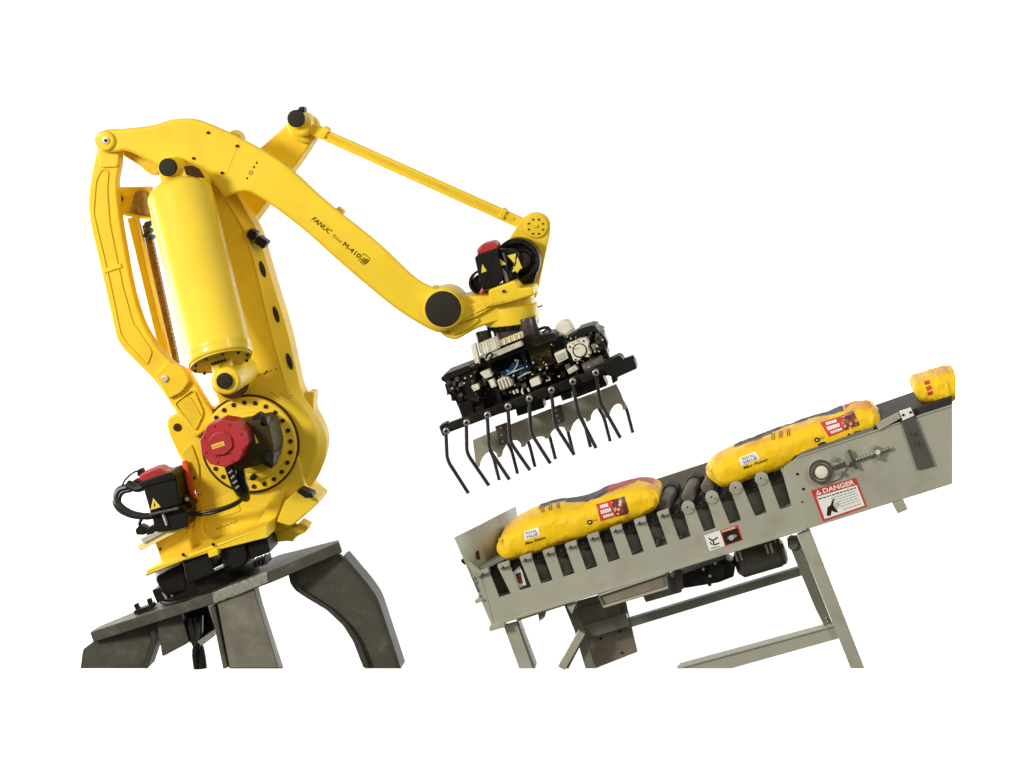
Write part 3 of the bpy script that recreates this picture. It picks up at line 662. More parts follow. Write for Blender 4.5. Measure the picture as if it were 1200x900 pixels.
cyl('guard_back', (606, 306), 0.04, 0.10, 22, BLKM, rob)
cyl('guard_disc', (613, 305), -0.01, 0.05, 10.5, SHAFT, rob, 0.01)
ring_y('guard_ring', (613, 305), -0.03, 0.02, 13.5, 10.5, BLK, rob)
ring_y('cable_ring', (563.5, 331.5), -0.06, 0.08, 14.5, 11.8, BLK, rob)
cyl('ring_disc', (565, 333), 0.02, 0.06, 12, DARKB, rob)
tube('cable_tail', [(564, 344, -0.16), (567, 338, -0.16), (569, 332, -0.14)], 0.014, RED, rob)
random.seed(3)
for k in range(9):
    a0 = -0.5+k*0.33; r0 = 23.5-1.4*(k % 4)
    pts = [(606+r0*math.cos(a0+j*0.25), 306+r0*math.sin(a0+j*0.25), -0.04-0.02*(k % 3)) for j in range(5)]
    tube('guard_cable', pts, 0.008, HOSE if k % 3 else BLKM, rob)
mw = prism('motor_housing', rnd([(556, 302), (560, 298), (581, 291), (590, 322, 2), (584, 334), (566, 341), (562, 330)], 2), -0.22, 0.02, BLK, rob, 0.010, label='black wrist motor body under a red cap')
prism('motor_cap', rnd([(558, 293, 3), (565, 286), (578, 283, 3), (583, 287), (583, 292), (560, 300)], 2.5), -0.20, -0.02, RED, rob, 0.012, label='red cap of the wrist motor')
mw2 = prism('motor_side', rnd([(582, 292), (603, 292), (610, 300), (606, 326), (590, 334)], 3), -0.14, 0.02, BLKM, rob, 0.008)
decal('warning_triangle', [(565, 309), (570.5, 317.5), (564, 320)], mw, WARN, rob)
for tri in ([(585, 303), (593.5, 309.5), (587.5, 311.5)], [(594.5, 299.5), (604.5, 297), (603, 309)], [(606.5, 301), (612, 314.5), (600, 319)]):
    y_ = -0.195
    prism('warning_triangle', tri, y_, y_+0.004, WARN, rob, 0)
prism('warning_triangle', [(601, 313), (611, 313), (606, 320)], -0.197, -0.193, WARN, rob, 0)
tube('guard_cable', [(590, 296, -0.17), (593, 306, -0.18), (594, 316, -0.18), (599, 325, -0.17)], 0.012, HOSE, rob)
tube('guard_cable', [(607, 296, -0.17), (604, 308, -0.19), (599, 318, -0.18), (596, 328, -0.16)], 0.008, HOSE, rob)
tube('guard_cable', [(588, 316, -0.18), (592, 322, -0.19), (594, 329, -0.17)], 0.012, INKG, rob)
prism('guard_shoe', rnd([(605, 327), (620, 318), (629, 306), (632, 312), (622, 340), (612, 338)], 3), 0.0, 0.10, BLKM, rob, 0.006)
wbox = prism('wrist_box', rnd([(572, 340, 3), (602, 329, 3), (606, 331), (608, 338), (624, 336, 4), (626, 346), (600, 354), (573, 360)], 3), -0.24, 0.06, YEL, rob, 0.014, 4)
bolt((590.5, 341.3), -0.243, 1.8, HOLE, rob, 'socket_bolt', 'soc')
dd = (P(601, 376, 0)-P(597, 345, 0)).normalized()
Aw = P(597, 351, -0.02)
cylab('wrist_collar', Aw-dd*0.03, Aw+dd*0.085, 0.146, YEL, rob, 0.015, 64)
fw = cylab('wrist_flange', Aw+dd*0.035, Aw+dd*0.14, 0.160, YEL, rob, 0.008, 72)
_, f1, f2 = frame_of(dd)
for k in range(20):
    a = 2*math.pi*k/20
    bolt(None, 0, 1.6, BLK, fw, 'flange_bolt', 'hex', L=0.018, at=Aw+dd*0.139+(f1*math.cos(a)+f2*math.sin(a))*0.145, dirv=dd)
cylab('tool_adapter', Aw+dd*0.135, Aw+dd*0.24, 0.115, SHAFT, rob, 0.006, 56)
cylab('tool_adapter', Aw+dd*0.135, Aw+dd*0.17, 0.135, BLKM, rob, 0.006, 56)
bar('bolt_tip', (628, 361), (636, 358), 1.6, 0.0, 0.01, BLK, rob, 0.001)

# =================================================================== GRIPPER
gr = thing('bag_gripper', 'black fork gripper with bent tines hanging from the robot wrist', 'gripper', P(606, 400, 0))
mp = prism('mount_plate', rnd([(554, 424), (556, 430), (600, 414), (652, 396), (650, 390), (628, 394), (600, 404)], 1.5), -0.22, 0.02, BLKM, gr, 0.005)
bar('plate_edge', (553, 431), (652, 397), 3.2, -0.235, -0.21, BLKM, gr, 0.002)
cylab('shaft_post', P(566, 388, -0.1), P(571, 412, -0.1), 0.045, BLKM, gr)
cylab('shaft_post', P(617, 372, -0.12), P(622, 396, -0.12), 0.058, SHAFT, gr)
cylab('shaft_post', P(592, 382, -0.02), P(597, 404, -0.02), 0.085, SHAFT, gr)
# main block behind the tines
mb = prism('frame_box', rnd([(549, 430), (572, 423), (656, 396), (662, 400), (680, 396), (700, 398), (708, 420), (716, 438), (690, 452), (640, 470), (562, 492), (556, 474)], 3), -0.02, 0.16, BLKM, gr, 0.012)
prism('left_head', rnd([(517, 442), (548, 430), (556, 431), (560, 447), (568, 473), (562, 475), (562, 479), (543, 483), (540, 475), (536, 476), (534, 470), (529, 470), (528, 463), (524, 462), (521, 451), (523, 448), (517, 446)], 0.5), -0.20, 0.06, BLKM, gr, 0.006)
prism('head_cover', rnd([(520, 439), (549, 428), (553, 434), (522, 447)], 1), -0.22, 0.07, BLK, gr, 0.004)
prism('head_block', rnd([(544, 448), (556, 444), (562, 470), (550, 475)], 1), -0.24, -0.18, BLKM, gr, 0.004)
prism('right_head', rnd([(664, 396), (676, 388), (677, 386), (693, 381), (698, 382), (699, 385), (706, 388), (705, 391), (702, 391), (704, 397), (707, 398), (708, 403), (705, 405), (712, 417), (698, 424), (672, 404), (664, 402)], 1.2), -0.10, 0.14, BLKM, gr, 0.006)
prism('right_head_arm', rnd([(700, 392), (706, 390), (712, 402), (711, 418), (703, 421)], 1), -0.16, -0.06, BLK, gr, 0.004)
prism('center_box', rnd([(618, 410), (642, 401), (650, 426), (626, 435)], 1.5), -0.17, 0.0, OLIVE, gr, 0.005)
prism('center_box', rnd([(640, 400), (660, 393), (668, 420), (650, 426)], 1.5), -0.14, 0.0, BLK, gr, 0.005)
prism('lower_block', rnd([(566, 456), (600, 444), (618, 466), (580, 486), (570, 478)], 2), -0.13, 0.0, BLKM, gr, 0.006)
prism('lower_block', rnd([(672, 452), (706, 440), (712, 452), (676, 466)], 1.5), -0.26, -0.12, BLKM, gr, 0.005)
for q in ([(536, 474), (552, 469), (556, 486), (542, 491)], [(556, 478), (566, 474), (569, 484), (559, 488)], [(696, 430), (712, 424), (716, 432), (700, 438)], [(656, 462), (668, 458), (671, 466), (659, 470)]):
    prism('bar_clamp', rnd(q, 0.8), -0.27, -0.1, BLKM, gr, 0.004)
for a, b in (((548, 432), (566, 480)), ((572, 426), (588, 474)), ((662, 400), (676, 446)), ((700, 388), (716, 430)), ((611, 412), (628, 458))):
    bar('upright', a, b, 4.5, -0.19, -0.12, BLKM, gr, 0.003)
prism('lower_block', rnd([(604, 478), (636, 467), (638, 478), (606, 488)], 1.5), -0.20, -0.05, BLKM, gr, 0.005)
random.seed(11)
for k in range(95):     # small dark blocks, clamps and fittings of the crowded mechanism
    t = random.random(); cx = 548+t*158; cy = 472-t*60+random.uniform(-24, 9)
    s = random.uniform(1.8, 6); y_ = -0.20+random.uniform(-0.03, 0.06)
    prism('fitting', rnd([(cx, cy), (cx+s, cy-s*0.38), (cx+s*1.35, cy+s*0.6), (cx+s*0.35, cy+s)], 0.8), y_, y_+0.14, random.choice((BLKM, BLK, BLKM, BLK, OLIVE, DARKB, STEEL, STEELD, BLKM, CHAIN if s < 3.5 else BLK)), gr, 0.003)
for k in range(60):
    if k % 2: cx = random.uniform(522, 560); cy = 452-(cx-520)*0.30+random.uniform(-8, 20)
    else: cx = random.uniform(664, 706); cy = 408-(cx-664)*0.35+random.uniform(-12, 22)
    s = random.uniform(1.5, 5); y_ = -0.235+random.uniform(-0.02, 0.02) if k % 2 else -0.17+random.uniform(-0.02, 0.03)
    prism('fitting', rnd([(cx, cy), (cx+s, cy-s*0.38), (cx+s*1.35, cy+s*0.7), (cx+s*0.35, cy+s*1.1)], 0.6), y_, y_+0.10, random.choice((BLKM, BLK, STEELD, DARKB, BLK, OLIVE)), gr, 0.003)
for k in range(45):
    cx = random.uniform(535, 705); cy = 462-(cx-535)*0.385+random.uniform(-16, 22)
    bolt((cx, cy), -0.285, random.uniform(0.45, 0.8), random.choice((ALU, STEELM, STEEL, WARN)), gr, 'screw', 'hex')
for c in ((545, 443), (544, 449), (530, 455), (602, 440), (640, 427), (641, 431), (641, 458), (655, 441), (625, 425), (633, 433), (700, 406), (706, 398), (690, 430), (562, 425), (612, 456), (641, 446), (644, 445), (675, 399)):
    bolt(c, -0.27, 0.95, ALU, gr, 'screw', 'hex')
# valve stacks and pneumatic parts
prism('valve_plate', rnd([(551, 405), (557, 402), (562, 424), (557, 427)], 1), -0.28, -0.22, WHITEP, gr, 0.004)
for k in range(7):
    x0 = 561+3.1*k; y0 = 403-1.3*k
    prism('valve', rnd([(x0, y0), (x0+2.4, y0-1), (x0+5.4, y0+8), (x0+6.0, y0+13), (x0+3.2, y0+13.5)], 0.6), -0.30, -0.22, WHITEP if k % 3 else ALU, gr, 0.003)
for k in range(10):
    x0 = 583+2.9*k; y0 = 400-1.15*k
    prism('valve', rnd([(x0, y0), (x0+2.3, y0-0.9), (x0+3.4, y0+3), (x0+4.0, y0+6), (x0+1.4, y0+6.5)], 0.6), -0.29+0.012*(k % 2), -0.22, CREAM if k % 2 else WHITEP, gr, 0.002)
prism('valve_base', rnd([(566, 418), (610, 400), (613, 405), (570, 423)], 1), -0.31, -0.24, ALU, gr, 0.003)
tube('pale_hose', [(569, 420, -0.33), (573, 414, -0.34), (577, 416, -0.34), (574, 421, -0.33)], 0.006, INK, gr)
for pts in ([(562, 437), (573, 433), (577, 441), (568, 444)], [(572, 446), (578, 444), (582, 453), (576, 455)], [(620, 446), (631, 441), (634, 450), (623, 454)], [(552, 452), (560, 450), (562, 456), (555, 459)]):
    prism('solenoid', rnd(pts, 1), -0.27, -0.2, WHITEP, gr, 0.004)
act = prism('actuator', rnd([(582, 446), (592, 441), (600, 445), (601, 452), (588, 458)], 1.5), -0.28, -0.18, ALU, gr, 0.006)
for k in range(4): bar('actuator_rib', (583.5+3.8*k, 446.5-1.5*k), (587+3.8*k, 456.5-1.5*k), 1.3, -0.295, -0.27, WHITEP, act, 0.001)
for c in ((601, 458), (605, 456.5), (611, 458), (618, 455)): bar('fitting', c, (c[0]+2, c[1]+4), 2, -0.27, -0.24, WHITEP, gr, 0.002)
# square cylinder head with four lobes
cyh = prism('cylinder_head', rnd([(664, 404), (670, 402), (680, 398), (686, 396.5), (690, 401), (689, 408), (693, 415), (690, 419), (684, 418), (676, 424), (672, 423), (669, 415), (665, 410)], 1.5), -0.26, -0.14, WHITEP, gr, 0.004)
cyl('cylinder_groove', (679.5, 411), -0.264, -0.25, 8.6, INK, cyh, 0.002); cyl('cylinder_cap', (679.5, 411), -0.275, -0.25, 7.2, WHITEP, cyh, 0.006)
for c in ((668, 406.5), (684, 399.5), (690.5, 415.5), (674.5, 421.5)): bolt(c, -0.262, 1.2, HOLE, cyh, 'socket_bolt', 'soc', L=0.004)
prism('valve_box', rnd([(649, 415), (662, 409), (666, 420), (654, 426)], 1), -0.26, -0.2, WHITEP, gr, 0.006)
prism('valve_lid', rnd([(652, 416), (660, 412.5), (662.5, 419), (655, 422.5)], 1), -0.268, -0.25, ALU, gr, 0.003)
prism('valve_box', rnd([(664, 434), (674, 428), (678, 433), (667, 439)], 1), -0.27, -0.2, ALU, gr, 0.004)
prism('air_filter', rnd([(650, 381, 4), (660, 375, 4), (668, 377, 4), (673, 388, 2), (660, 399, 2), (653, 396)], 3), -0.08, 0.04, WHITEP, gr, 0.02, 4)
prism('clamp', rnd([(692, 404), (699, 403), (704, 412), (696, 413)], 1), -0.2, -0.1, ALU, gr, 0.004)
cylab('brown_cylinder', P(684, 432, -0.2), P(708, 422, -0.2), 0.035, DARKB, gr)
tube('hose', [(628, 391, -0.1), (634, 385, -0.1), (642, 384, -0.1), (645, 388, -0.1)], 0.009, HOSE, gr)
tube('hose', [(636, 390, -0.1), (641, 386, -0.1), (646, 387, -0.1)], 0.006, HOSE, gr)
random.seed(5)
for k in range(9):
    a = (592+random.uniform(-4, 10), 437+random.uniform(-4, 4)); b = (a[0]+random.uniform(14, 34), a[1]-random.uniform(2, 12))
    m_ = ((a[0]+b[0])/2+random.uniform(-3, 3), (a[1]+b[1])/2+random.uniform(-4, 5))
    tube('air_hose', [(*a, -0.2), (*m_, -0.26), (*b, -0.18)], 0.0075, BLUE if k % 3 else HOSE, gr)
tube('pale_hose', [(607, 422, -0.25), (605, 430, -0.27), (599, 436, -0.26), (594, 434, -0.24)], 0.005, CLEAR, gr)
tube('pale_hose', [(594, 439, -0.26), (606, 434, -0.28), (614, 431, -0.27)], 0.005, CLEAR, gr)
tube('pale_hose', [(607, 443, -0.26), (616, 438, -0.28), (622, 436, -0.27)], 0.006, CLEAR, gr)
# comb plate hanging behind the front tines
cp = [(554, 516), (577, 505), (640, 481), (700, 459), (722, 450), (727, 462), (734, 479, 1), (729, 482, 3)]
def scal(x0, y0, x1, y1, h, n=7):
    out = []
    for k in range(n+1):
        a = math.pi*k/n
        out.append((x0+(x1-x0)*(1-math.cos(a))/2, y0+(y1-y0)*(1-math.cos(a))/2 - h*math.sin(a), 0))
    return out
tips = [(732, 480), (711, 490), (689, 494), (666, 506), (641, 514), (613, 524), (585, 536), (559, 548)]
hs = [11, 13, 9, 9, 6, 13, 12]
pts = [(554, 516), (577, 506), (640, 481), (700, 459), (722, 450), (728, 462), (734, 479)]
for (a, b), h in zip(zip(tips, tips[1:]), hs):
    pts.append((a[0], a[1])); pts += [q[:2] for q in scal(a[0]-2.0, a[1]+0.5, b[0]+3, b[1]-1.2, h)]
pts += [(559, 548), (557, 541)]
prism('stripper_comb', pts, 0.02, 0.035, COMB, gr, 0.0015, 1)
for q in ([(580, 500), (594, 495), (598, 518), (586, 522)], [(646, 478), (657, 474), (662, 493), (652, 498)]):
    prism('comb_strap', q, 0.0, 0.015, DARKB, gr, 0.002)
for c in ((587, 501), (588, 510), (589, 517), (651, 481), (653, 487), (655, 493)): bolt(c, -0.002, 1.1, ALU, gr, 'screw', 'hex')
# bars and tines
prism('rear_bar', bar_pts((566, 517), (724, 462), 7), 0.22, 0.28, BLKM, gr, 0.004)
frontb = prism('front_bar', bar_pts((516, 505), (744, 421.5), 10.5), -0.34, -0.28, BLKM, gr, 0.005)
prism('bar_end', rnd([(706, 426), (724, 416.5), (728, 418), (732, 424), (741, 421), (744, 423), (746.5, 432), (722, 443), (712, 440)], 1.2), -0.37, -0.22, BLK, gr, 0.006)
prism('bar_end', rnd([(515, 499), (523, 495.5), (527, 508), (519, 511.5)], 1), -0.35, -0.24, BLK, gr, 0.004)
prism('bar_clamp', rnd([(716, 441), (722, 439), (724, 446), (718, 450)], 1), -0.3, -0.2, BLK, gr, 0.003)
front = [((522.5, 506), (524, 539), (549, 578)), ((546.5, 496), (547, 531), (573, 569)), ((571, 487), (573, 526), (597, 562)), ((595, 477), (598, 518), (621, 551)),
         ((620, 468), (622, 507), (645, 543)), ((646, 458), (650, 497), (673, 533)), ((671, 448), (677, 483), (698.5, 525)), ((698, 437.5), (703, 470), (727, 513))]
def tine(a, b, c, y, head):
    A, Bq, C_ = PP(a, y), PP(b, y), PP(c, y)
    t0 = Bq + (A-Bq).normalized()*0.035; t1 = Bq + (C_-Bq).normalized()*0.035
    mid = [t0*(1-s)**2 + Bq*2*s*(1-s) + t1*s*s for s in (0, .25, .5, .75, 1)]
    o = link('tine', tube_bm([A]+mid+[C_], 0.0108, 10), ROD, gr)
    if head:
        cyl('tine_clamp', (a[0], a[1]-0.5), y-0.03, y+0.03, 3.9, ZINC, o, 0.004, 24)
        cyl('clamp_screw', (a[0], a[1]-0.5), y-0.038, y-0.02, 1.8, BLK, o, 0.002, 16)
for a, b, c in front: tine(a, b, c, -0.365, True)
rtips = [(741.5, 507), (715, 517), (692, 524), (672, 531), (651, 538), (627, 547), (606.5, 555), (585, 562.5)]
for k, tip in enumerate(rtips):
    dx, dy = tip[0]-741.5, tip[1]-507
    tine((721+dx, 456+dy), (734+dx, 478+dy), tip, 0.25, False)

# =================================================================== CONVEYOR
cv = thing('bag_conveyor', 'khaki grey roller conveyor with slotted side panel, danger labels and angled legs', 'conveyor', P(840, 700, 0))
YF = -0.35
posts = [(566, 669), (590, 661), (616, 652), (643, 645), (669, 637), (695, 627), (722, 618), (750, 609), (777, 600), (806, 591), (834, 579), (862, 568), (892, 557)]
slots = [(592, 698), (616, 690), (641, 682), (667, 674), (694, 666), (720, 657), (748, 649), (776, 640), (803, 631), (832, 621), (862, 612), (892, 603), (921, 595)]
du = Vector((0.955, -0.297))
pts = [(560, 668), (577, 734), (820, 658.5), (945, 620.5), (1116, 567), (1116, 475), (1053, 496), (934, 536)]
seq = []
for i in range(12, -1, -1):
    s = Vector(slots[i]); p = Vector(posts[i])
    nxt = Vector(posts[i+1]) if i < 12 else Vector((925, 546))
    tr = nxt - du*7.0 + Vector((0.5, 3)); tl = p + du*7.2 + Vector((0.5, 3))
    if i == 12: seq.append((918, 548, 4)); tr = Vector((916.5, 553))
    seq.append((tr.x, tr.y, 2)); br = s + du*7; bl_ = s - du*7
    seq.append((br.x, br.y, 0)); seq.append((bl_.x, bl_.y, 0)); seq.append((tl.x, tl.y, 2))
pts = pts + seq
side = prism('side_panel', rnd(pts, 0), YF, YF+0.012, CONV, cv, 0.0025, 2)
for i, p in enumerate(posts):
    if i >= 9:
        c = cyl('axle_bracket', (p[0]+0.3, p[1]+4), YF-0.007, YF+0.02, 7.8, CONV, cv, 0.002, 32)
    else:
        c = prism('axle_bracket', rnd([(p[0]-7.5, p[1]+1.5), (p[0]+6, p[1]-3), (p[0]+7.5, p[1]+2), (p[0]-5.5, p[1]+6.5)], 1), YF-0.03, YF+0.02, CONV, cv, 0.003)
    bolt((p[0]-0.5, p[1]+3.6), YF-0.032, 0.9, BLKM, cv, 'axle_end', 'hex', L=0.008)
# bottom return flange of the side panel and its weld line
bar('bottom_flange', (577.5, 733), (945, 619.5), 2.6, YF-0.012, YF+0.09, CONV, cv, 0.002)
bar('top_flange', (934, 536), (1055, 495.2), 1.6, YF-0.006, YF+0.05, CONV, cv, 0.001)
bar('top_flange', (1073, 489), (1115.5, 475.2), 1.6, YF-0.006, YF+0.05, CONV, cv, 0.001)
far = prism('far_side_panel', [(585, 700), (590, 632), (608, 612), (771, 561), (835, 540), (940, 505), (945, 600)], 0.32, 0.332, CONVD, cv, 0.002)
prism('slot_shade_sheet', [(572, 676), (930, 562), (938, 606), (588, 714)], -0.18, -0.17, SLOTSHADE, cv, 0)  # dark sheet added behind the slots so they look shaded inside
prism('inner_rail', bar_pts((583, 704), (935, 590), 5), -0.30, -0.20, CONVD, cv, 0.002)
# transverse rollers, one per slot
for i in range(13):
    a = Vector(posts[i]); b = Vector(posts[i+1]) if i < 12 else Vector((921, 547))
    m_ = (a+b)/2 + Vector((1.5, 3.5))
    A = PP(m_, -0.22); B_ = Vector((A.x, 0.30, A.z))
    ro = link('roller', lathe_bm(A, B_, cprof(0.52, 0.042, 0.006), 32), ROLL_, cv)
    cylab('axle', A + Vector((0, -0.02, 0)), A + Vector((0, 0.001, 0)), 0.010, STEELD, ro, n=16)
# belts wrapped round the open rollers between the bags
for m_ in ((783, 584), (811, 574), (834, 563)):
    A = P(m_[0]-5, m_[1]+9, -0.27); B_ = P(m_[0]+6, m_[1]-13, 0.10)
    sg = link('roller_sleeve', lathe_bm(A, B_, cprof((B_-A).length, 0.040, 0.012), 36), SLEEVE, cv)
    link('belt_band', lathe_bm(A+(B_-A)*0.72, B_, [(0, 0.040), (0, 0.048), (0.05, 0.050), (0.10, 0.046), (0.10, 0.040)], 36), BELT, sg)
# curved end sheet at the low end
cols = [((532, 630), (560, 694), -0.36), ((548, 622), (568, 682), -0.28), ((566, 613), (579, 664), -0.18), ((585, 603), (594, 652), 0.02), ((603, 594), (611, 636), 0.24)]
bm = bmesh.new(); tp = [bm.verts.new(P(*c[0], c[2])) for c in cols]; bt = [bm.verts.new(P(*c[1], c[2])) for c in cols]
for i in range(4): bm.faces.new((tp[i], tp[i+1], bt[i+1], bt[i]))
es = link('end_sheet', bm, CONV, cv); s_ = es.modifiers.new('thick', 'SOLIDIFY'); s_.thickness = 0.008
decal('sheet_hole', rnd([(557, 646), (560.5, 645), (562, 656), (558, 655)], 1), es, HOLE, cv, 0.006)
prism('end_post', [(543, 655), (552, 659), (562, 668), (580, 733), (577, 735)], YF-0.004, YF+0.05, CONV, cv, 0.003)
bar('end_lip', (532, 630), (603, 593.5), 1.5, -0.37, -0.34, CONV, cv, 0.001) if False else None
for c in ((555, 677), (562, 676), (557, 682), (562, 698), (566, 703)): bolt(c, YF-0.008, 1.3, ZINC, cv)
bar('end_lug', (541, 656), (546, 661), 4, -0.34, -0.3, BLKM, cv, 0.002)
bar('end_lug', (557, 706), (565, 702), 4, YF-0.01, YF+0.06, CONV, cv, 0.002)
bar('end_guide', (562, 668), (598, 650), 5, -0.32, -0.2, CONVD, cv, 0.003)
prism('foot_lug', rnd([(573, 735), (590, 729), (592, 735), (574, 740)], 1), YF-0.02, YF+0.1, CONV, cv, 0.003)
# small torn tag in the second slot
tag = prism('paper_tag', [(601, 671), (608.5, 663.5), (611, 667), (616.5, 685), (608, 689)], -0.31, -0.307, WHITE, cv, 0)
decal('tag_print', [(604, 673), (610, 670), (613, 683), (608, 685)], tag, FOOD, cv, 0.001)
# worn brown blocks low in a few slots
for c in ((770, 637), (798, 628), (772, 633)):
    prism('slot_block', bar_pts(c, (c[0]+11, c[1]-3.4), 6), -0.24, -0.2, BROWN, cv, 0.002)
# belt section at the high end
prism('belt', [(926, 541), (935, 527), (1038, 491), (1116, 464), (1116, 482), (1036, 508)], -0.335, 0.30, BELT, cv, 0.01)
prism('belt_rail', rnd([(1026, 497), (1053, 483.5), (1056, 490), (1030, 505)], 0.5), -0.365, -0.34, CONV, cv, 0.003)
bar('belt_rail', (938, 533.5), (1024, 503), 6, -0.343, -0.3, CONVD, cv, 0.002)
bb = prism('end_bracket', rnd([(1053.5, 482.5), (1067.5, 478), (1071.5, 487), (1058, 493)], 0.5), -0.375, -0.35, WHITE, cv, 0.002)
for c in ((1058.5, 486.3), (1067, 483.2)): bolt(c, -0.377, 1.2, BLK, cv, 'screw', 'hex', L=0.006)
vb = prism('dark_strap', rnd([(1055.5, 492.5), (1071, 487), (1095, 545.5), (1075, 550.5)], 0.5), -0.368, -0.355, mat('strap_grey', (0.085, 0.083, 0.07), 0.4, var=0.15), cv, 0.002)
for c in ((1070.5, 508), (1074.5, 519)): bolt(c, -0.37, 1.8, STEEL, cv)
# bearing and adjuster
brg = cyl('bearing_block', (962, 553), -0.372, -0.34, 14.8, ALU, cv, 0.004, 48)
ring_y('bearing_ring', (962, 553), -0.384, -0.365, 14.2, 11.2, STEEL, cv); ring_y('bearing_ring', (962, 553), -0.382, -0.365, 9.6, 7.8, STEEL, cv)
cyl('bearing_shaft', (963, 554), -0.40, -0.36, 7.6, WHITEP, cv, 0.01, 40)
prism('bearing_plate', rnd([(950, 560, 5), (962, 540), (975, 536), (990, 541), (993, 547), (984, 561), (965, 568, 5)], 3), -0.366, -0.35, CONV, cv, 0.003)
prism('bearing_strut', bar_pts((977, 549), (992, 543), 5), -0.378, -0.36, STEEL, cv, 0.003)
for c in ((978, 538), (984, 554), (993, 542.5)): bolt(c, -0.37, 2.4, ZINC, cv, L=0.02)
bar('adjuster_washer', (994.5, 528), (1004, 550), 2.6, -0.385, -0.35, STEEL, cv, 0.002)
cylab('adjuster_screw', P(1003, 539, -0.368), P(1044, 525, -0.368), 0.010, ZINC, cv, n=20)
for k in range(11):
    t = k/10; A = P(1005+36*t, 538.3-12.4*t, -0.368); d_ = (P(1044, 525, -0.368)-P(1003, 539, -0.368)).normalized()
    link('screw_thread', lathe_bm(A, A+d_, [(0, 0.010), (0.002, 0.0118), (0.004, 0.010)], 16), STEEL, cv)
bar('adjuster_nut', (1024.5, 523), (1031, 539), 4.2, -0.388, -0.35, ZINC, cv, 0.004)
cyl('nut_face', (1029, 530), -0.395, -0.38, 2.8, WHITEP, cv)
for c in ((934.5, 555.5), (941.5, 573)): bolt(c, YF-0.001, 1.6, BLK, cv, 'bolt_hole', 'soc', L=0.003)
bolt((940, 588), YF-0.001, 1.0, BLK, cv, 'bolt_hole', 'soc', L=0.003)
prism('lower_bracket', rnd([(1046, 591), (1058, 585), (1064, 597), (1052, 602)], 1), YF, YF+0.1, CONV, cv, 0.003)
# danger labels
dl = decal('danger_label', [(950.5, 574.7), (1003, 559.6), (1016, 593.5), (964.5, 611.3)], side, INKR, cv, 0.002)
decal('label_panel', [(956.8, 582.2), (1004, 568.2), (1013.3, 592.4), (966.5, 608.2)], side, WHITE, dl, 0.0035)
def uv(u, v):      # label coordinates -> photograph pixels
    a = Vector((950.5, 574.7)); b = Vector((1003, 559.6)); c = Vector((1016, 593.5)); d = Vector((964.5, 611.3))
    q = (a*(1-u)+b*u)*(1-v) + (d*(1-u)+c*u)*v; return (q.x, q.y)
decal('alert_triangle', [uv(0.07, 0.19), uv(0.125, 0.035), uv(0.20, 0.19)], side, WHITE, dl, 0.0045)
decal('alert_mark', bar_pts(uv(0.13, 0.09), uv(0.135, 0.155), 0.9), side, INKR, dl, 0.006)
text('label_lettering', 'DANGER', uv(0.23, 0.185), uv(0.93, 0.185), 5.4, side, WHITE, dl, 0.0045, bold=0.03)
random.seed(2)
def print_line(u0, u1, v, m, wd=0.9):
    u = u0
    while u < u1:
        du_ = random.uniform(0.03, 0.08); decal('print_line', bar_pts(uv(u, v), uv(min(u+du_, u1), v), wd), side, m, dl, 0.005, fine=6); u += du_+0.02
print_line(0.08, 0.92, 0.31, INK, 1.2)
for v in (0.40, 0.48): print_line(0.34, 0.9, v, INKG, 0.7)
for v in (0.57, 0.65, 0.73): print_line(0.46, 0.9, v, INKG, 0.6)
print_line(0.5, 0.9, 0.84, INKR, 0.7)
decal('pictogram', [uv(0.12, 0.86), uv(0.20, 0.63), uv(0.27, 0.60), uv(0.38, 0.42), uv(0.40, 0.45), uv(0.33, 0.62), uv(0.31, 0.72), uv(0.38, 0.88), uv(0.30, 0.83), uv(0.26, 0.76), uv(0.20, 0.90)], side, INK, dl, 0.005)
decal('pictogram', ell(uv(0.40, 0.66), 3.2, 4.6, 0.3), side, mat('pale_green_ink', (0.52, 0.58, 0.46), 0.5), dl, 0.0045)
sl = decal('warning_label', [(825, 627.5), (843.5, 621.5), (849.5, 639.5), (831.5, 646)], side, WHITE, cv, 0.002)
for a, b, wd in (((830.5, 630.5), (835, 633.5), 1.6), ((835, 633.5), (841, 629.5), 1.5), ((835.5, 633), (837, 638.5), 1.5), ((837, 638.5), (843, 636), 1.4), ((832, 635), (835, 638.5), 1.3)):
    decal('pictogram', bar_pts(a, b, wd), side, INK, sl, 0.0035)
decal('pictogram', [(833, 642), (843, 639.5), (843, 640.3), (833, 643)], side, INK, sl, 0.0035)
rl_ = decal('warning_label', [(843.5, 621.5), (864.5, 615), (870.5, 632.5), (849.5, 640)], side, INKR, cv, 0.002)
decal('label_panel', [(845.8, 624.6), (864, 618.6), (869, 632.2), (850.5, 638.6)], side, INK, rl_, 0.0035)
text('label_lettering', 'DANGER', (846.5, 623.7), (862.3, 618.7), 2.2, side, WHITE, rl_, 0.0045, bold=0.02)
decal('pictogram', ell((858, 629), 6, 2.4, -0.3), side, INKG, rl_, 0.0045)
decal('pictogram', ell((857, 630), 3, 3.2, 0.6), side, mat('pale_grey_ink', (0.45, 0.44, 0.40), 0.5), rl_, 0.0055)
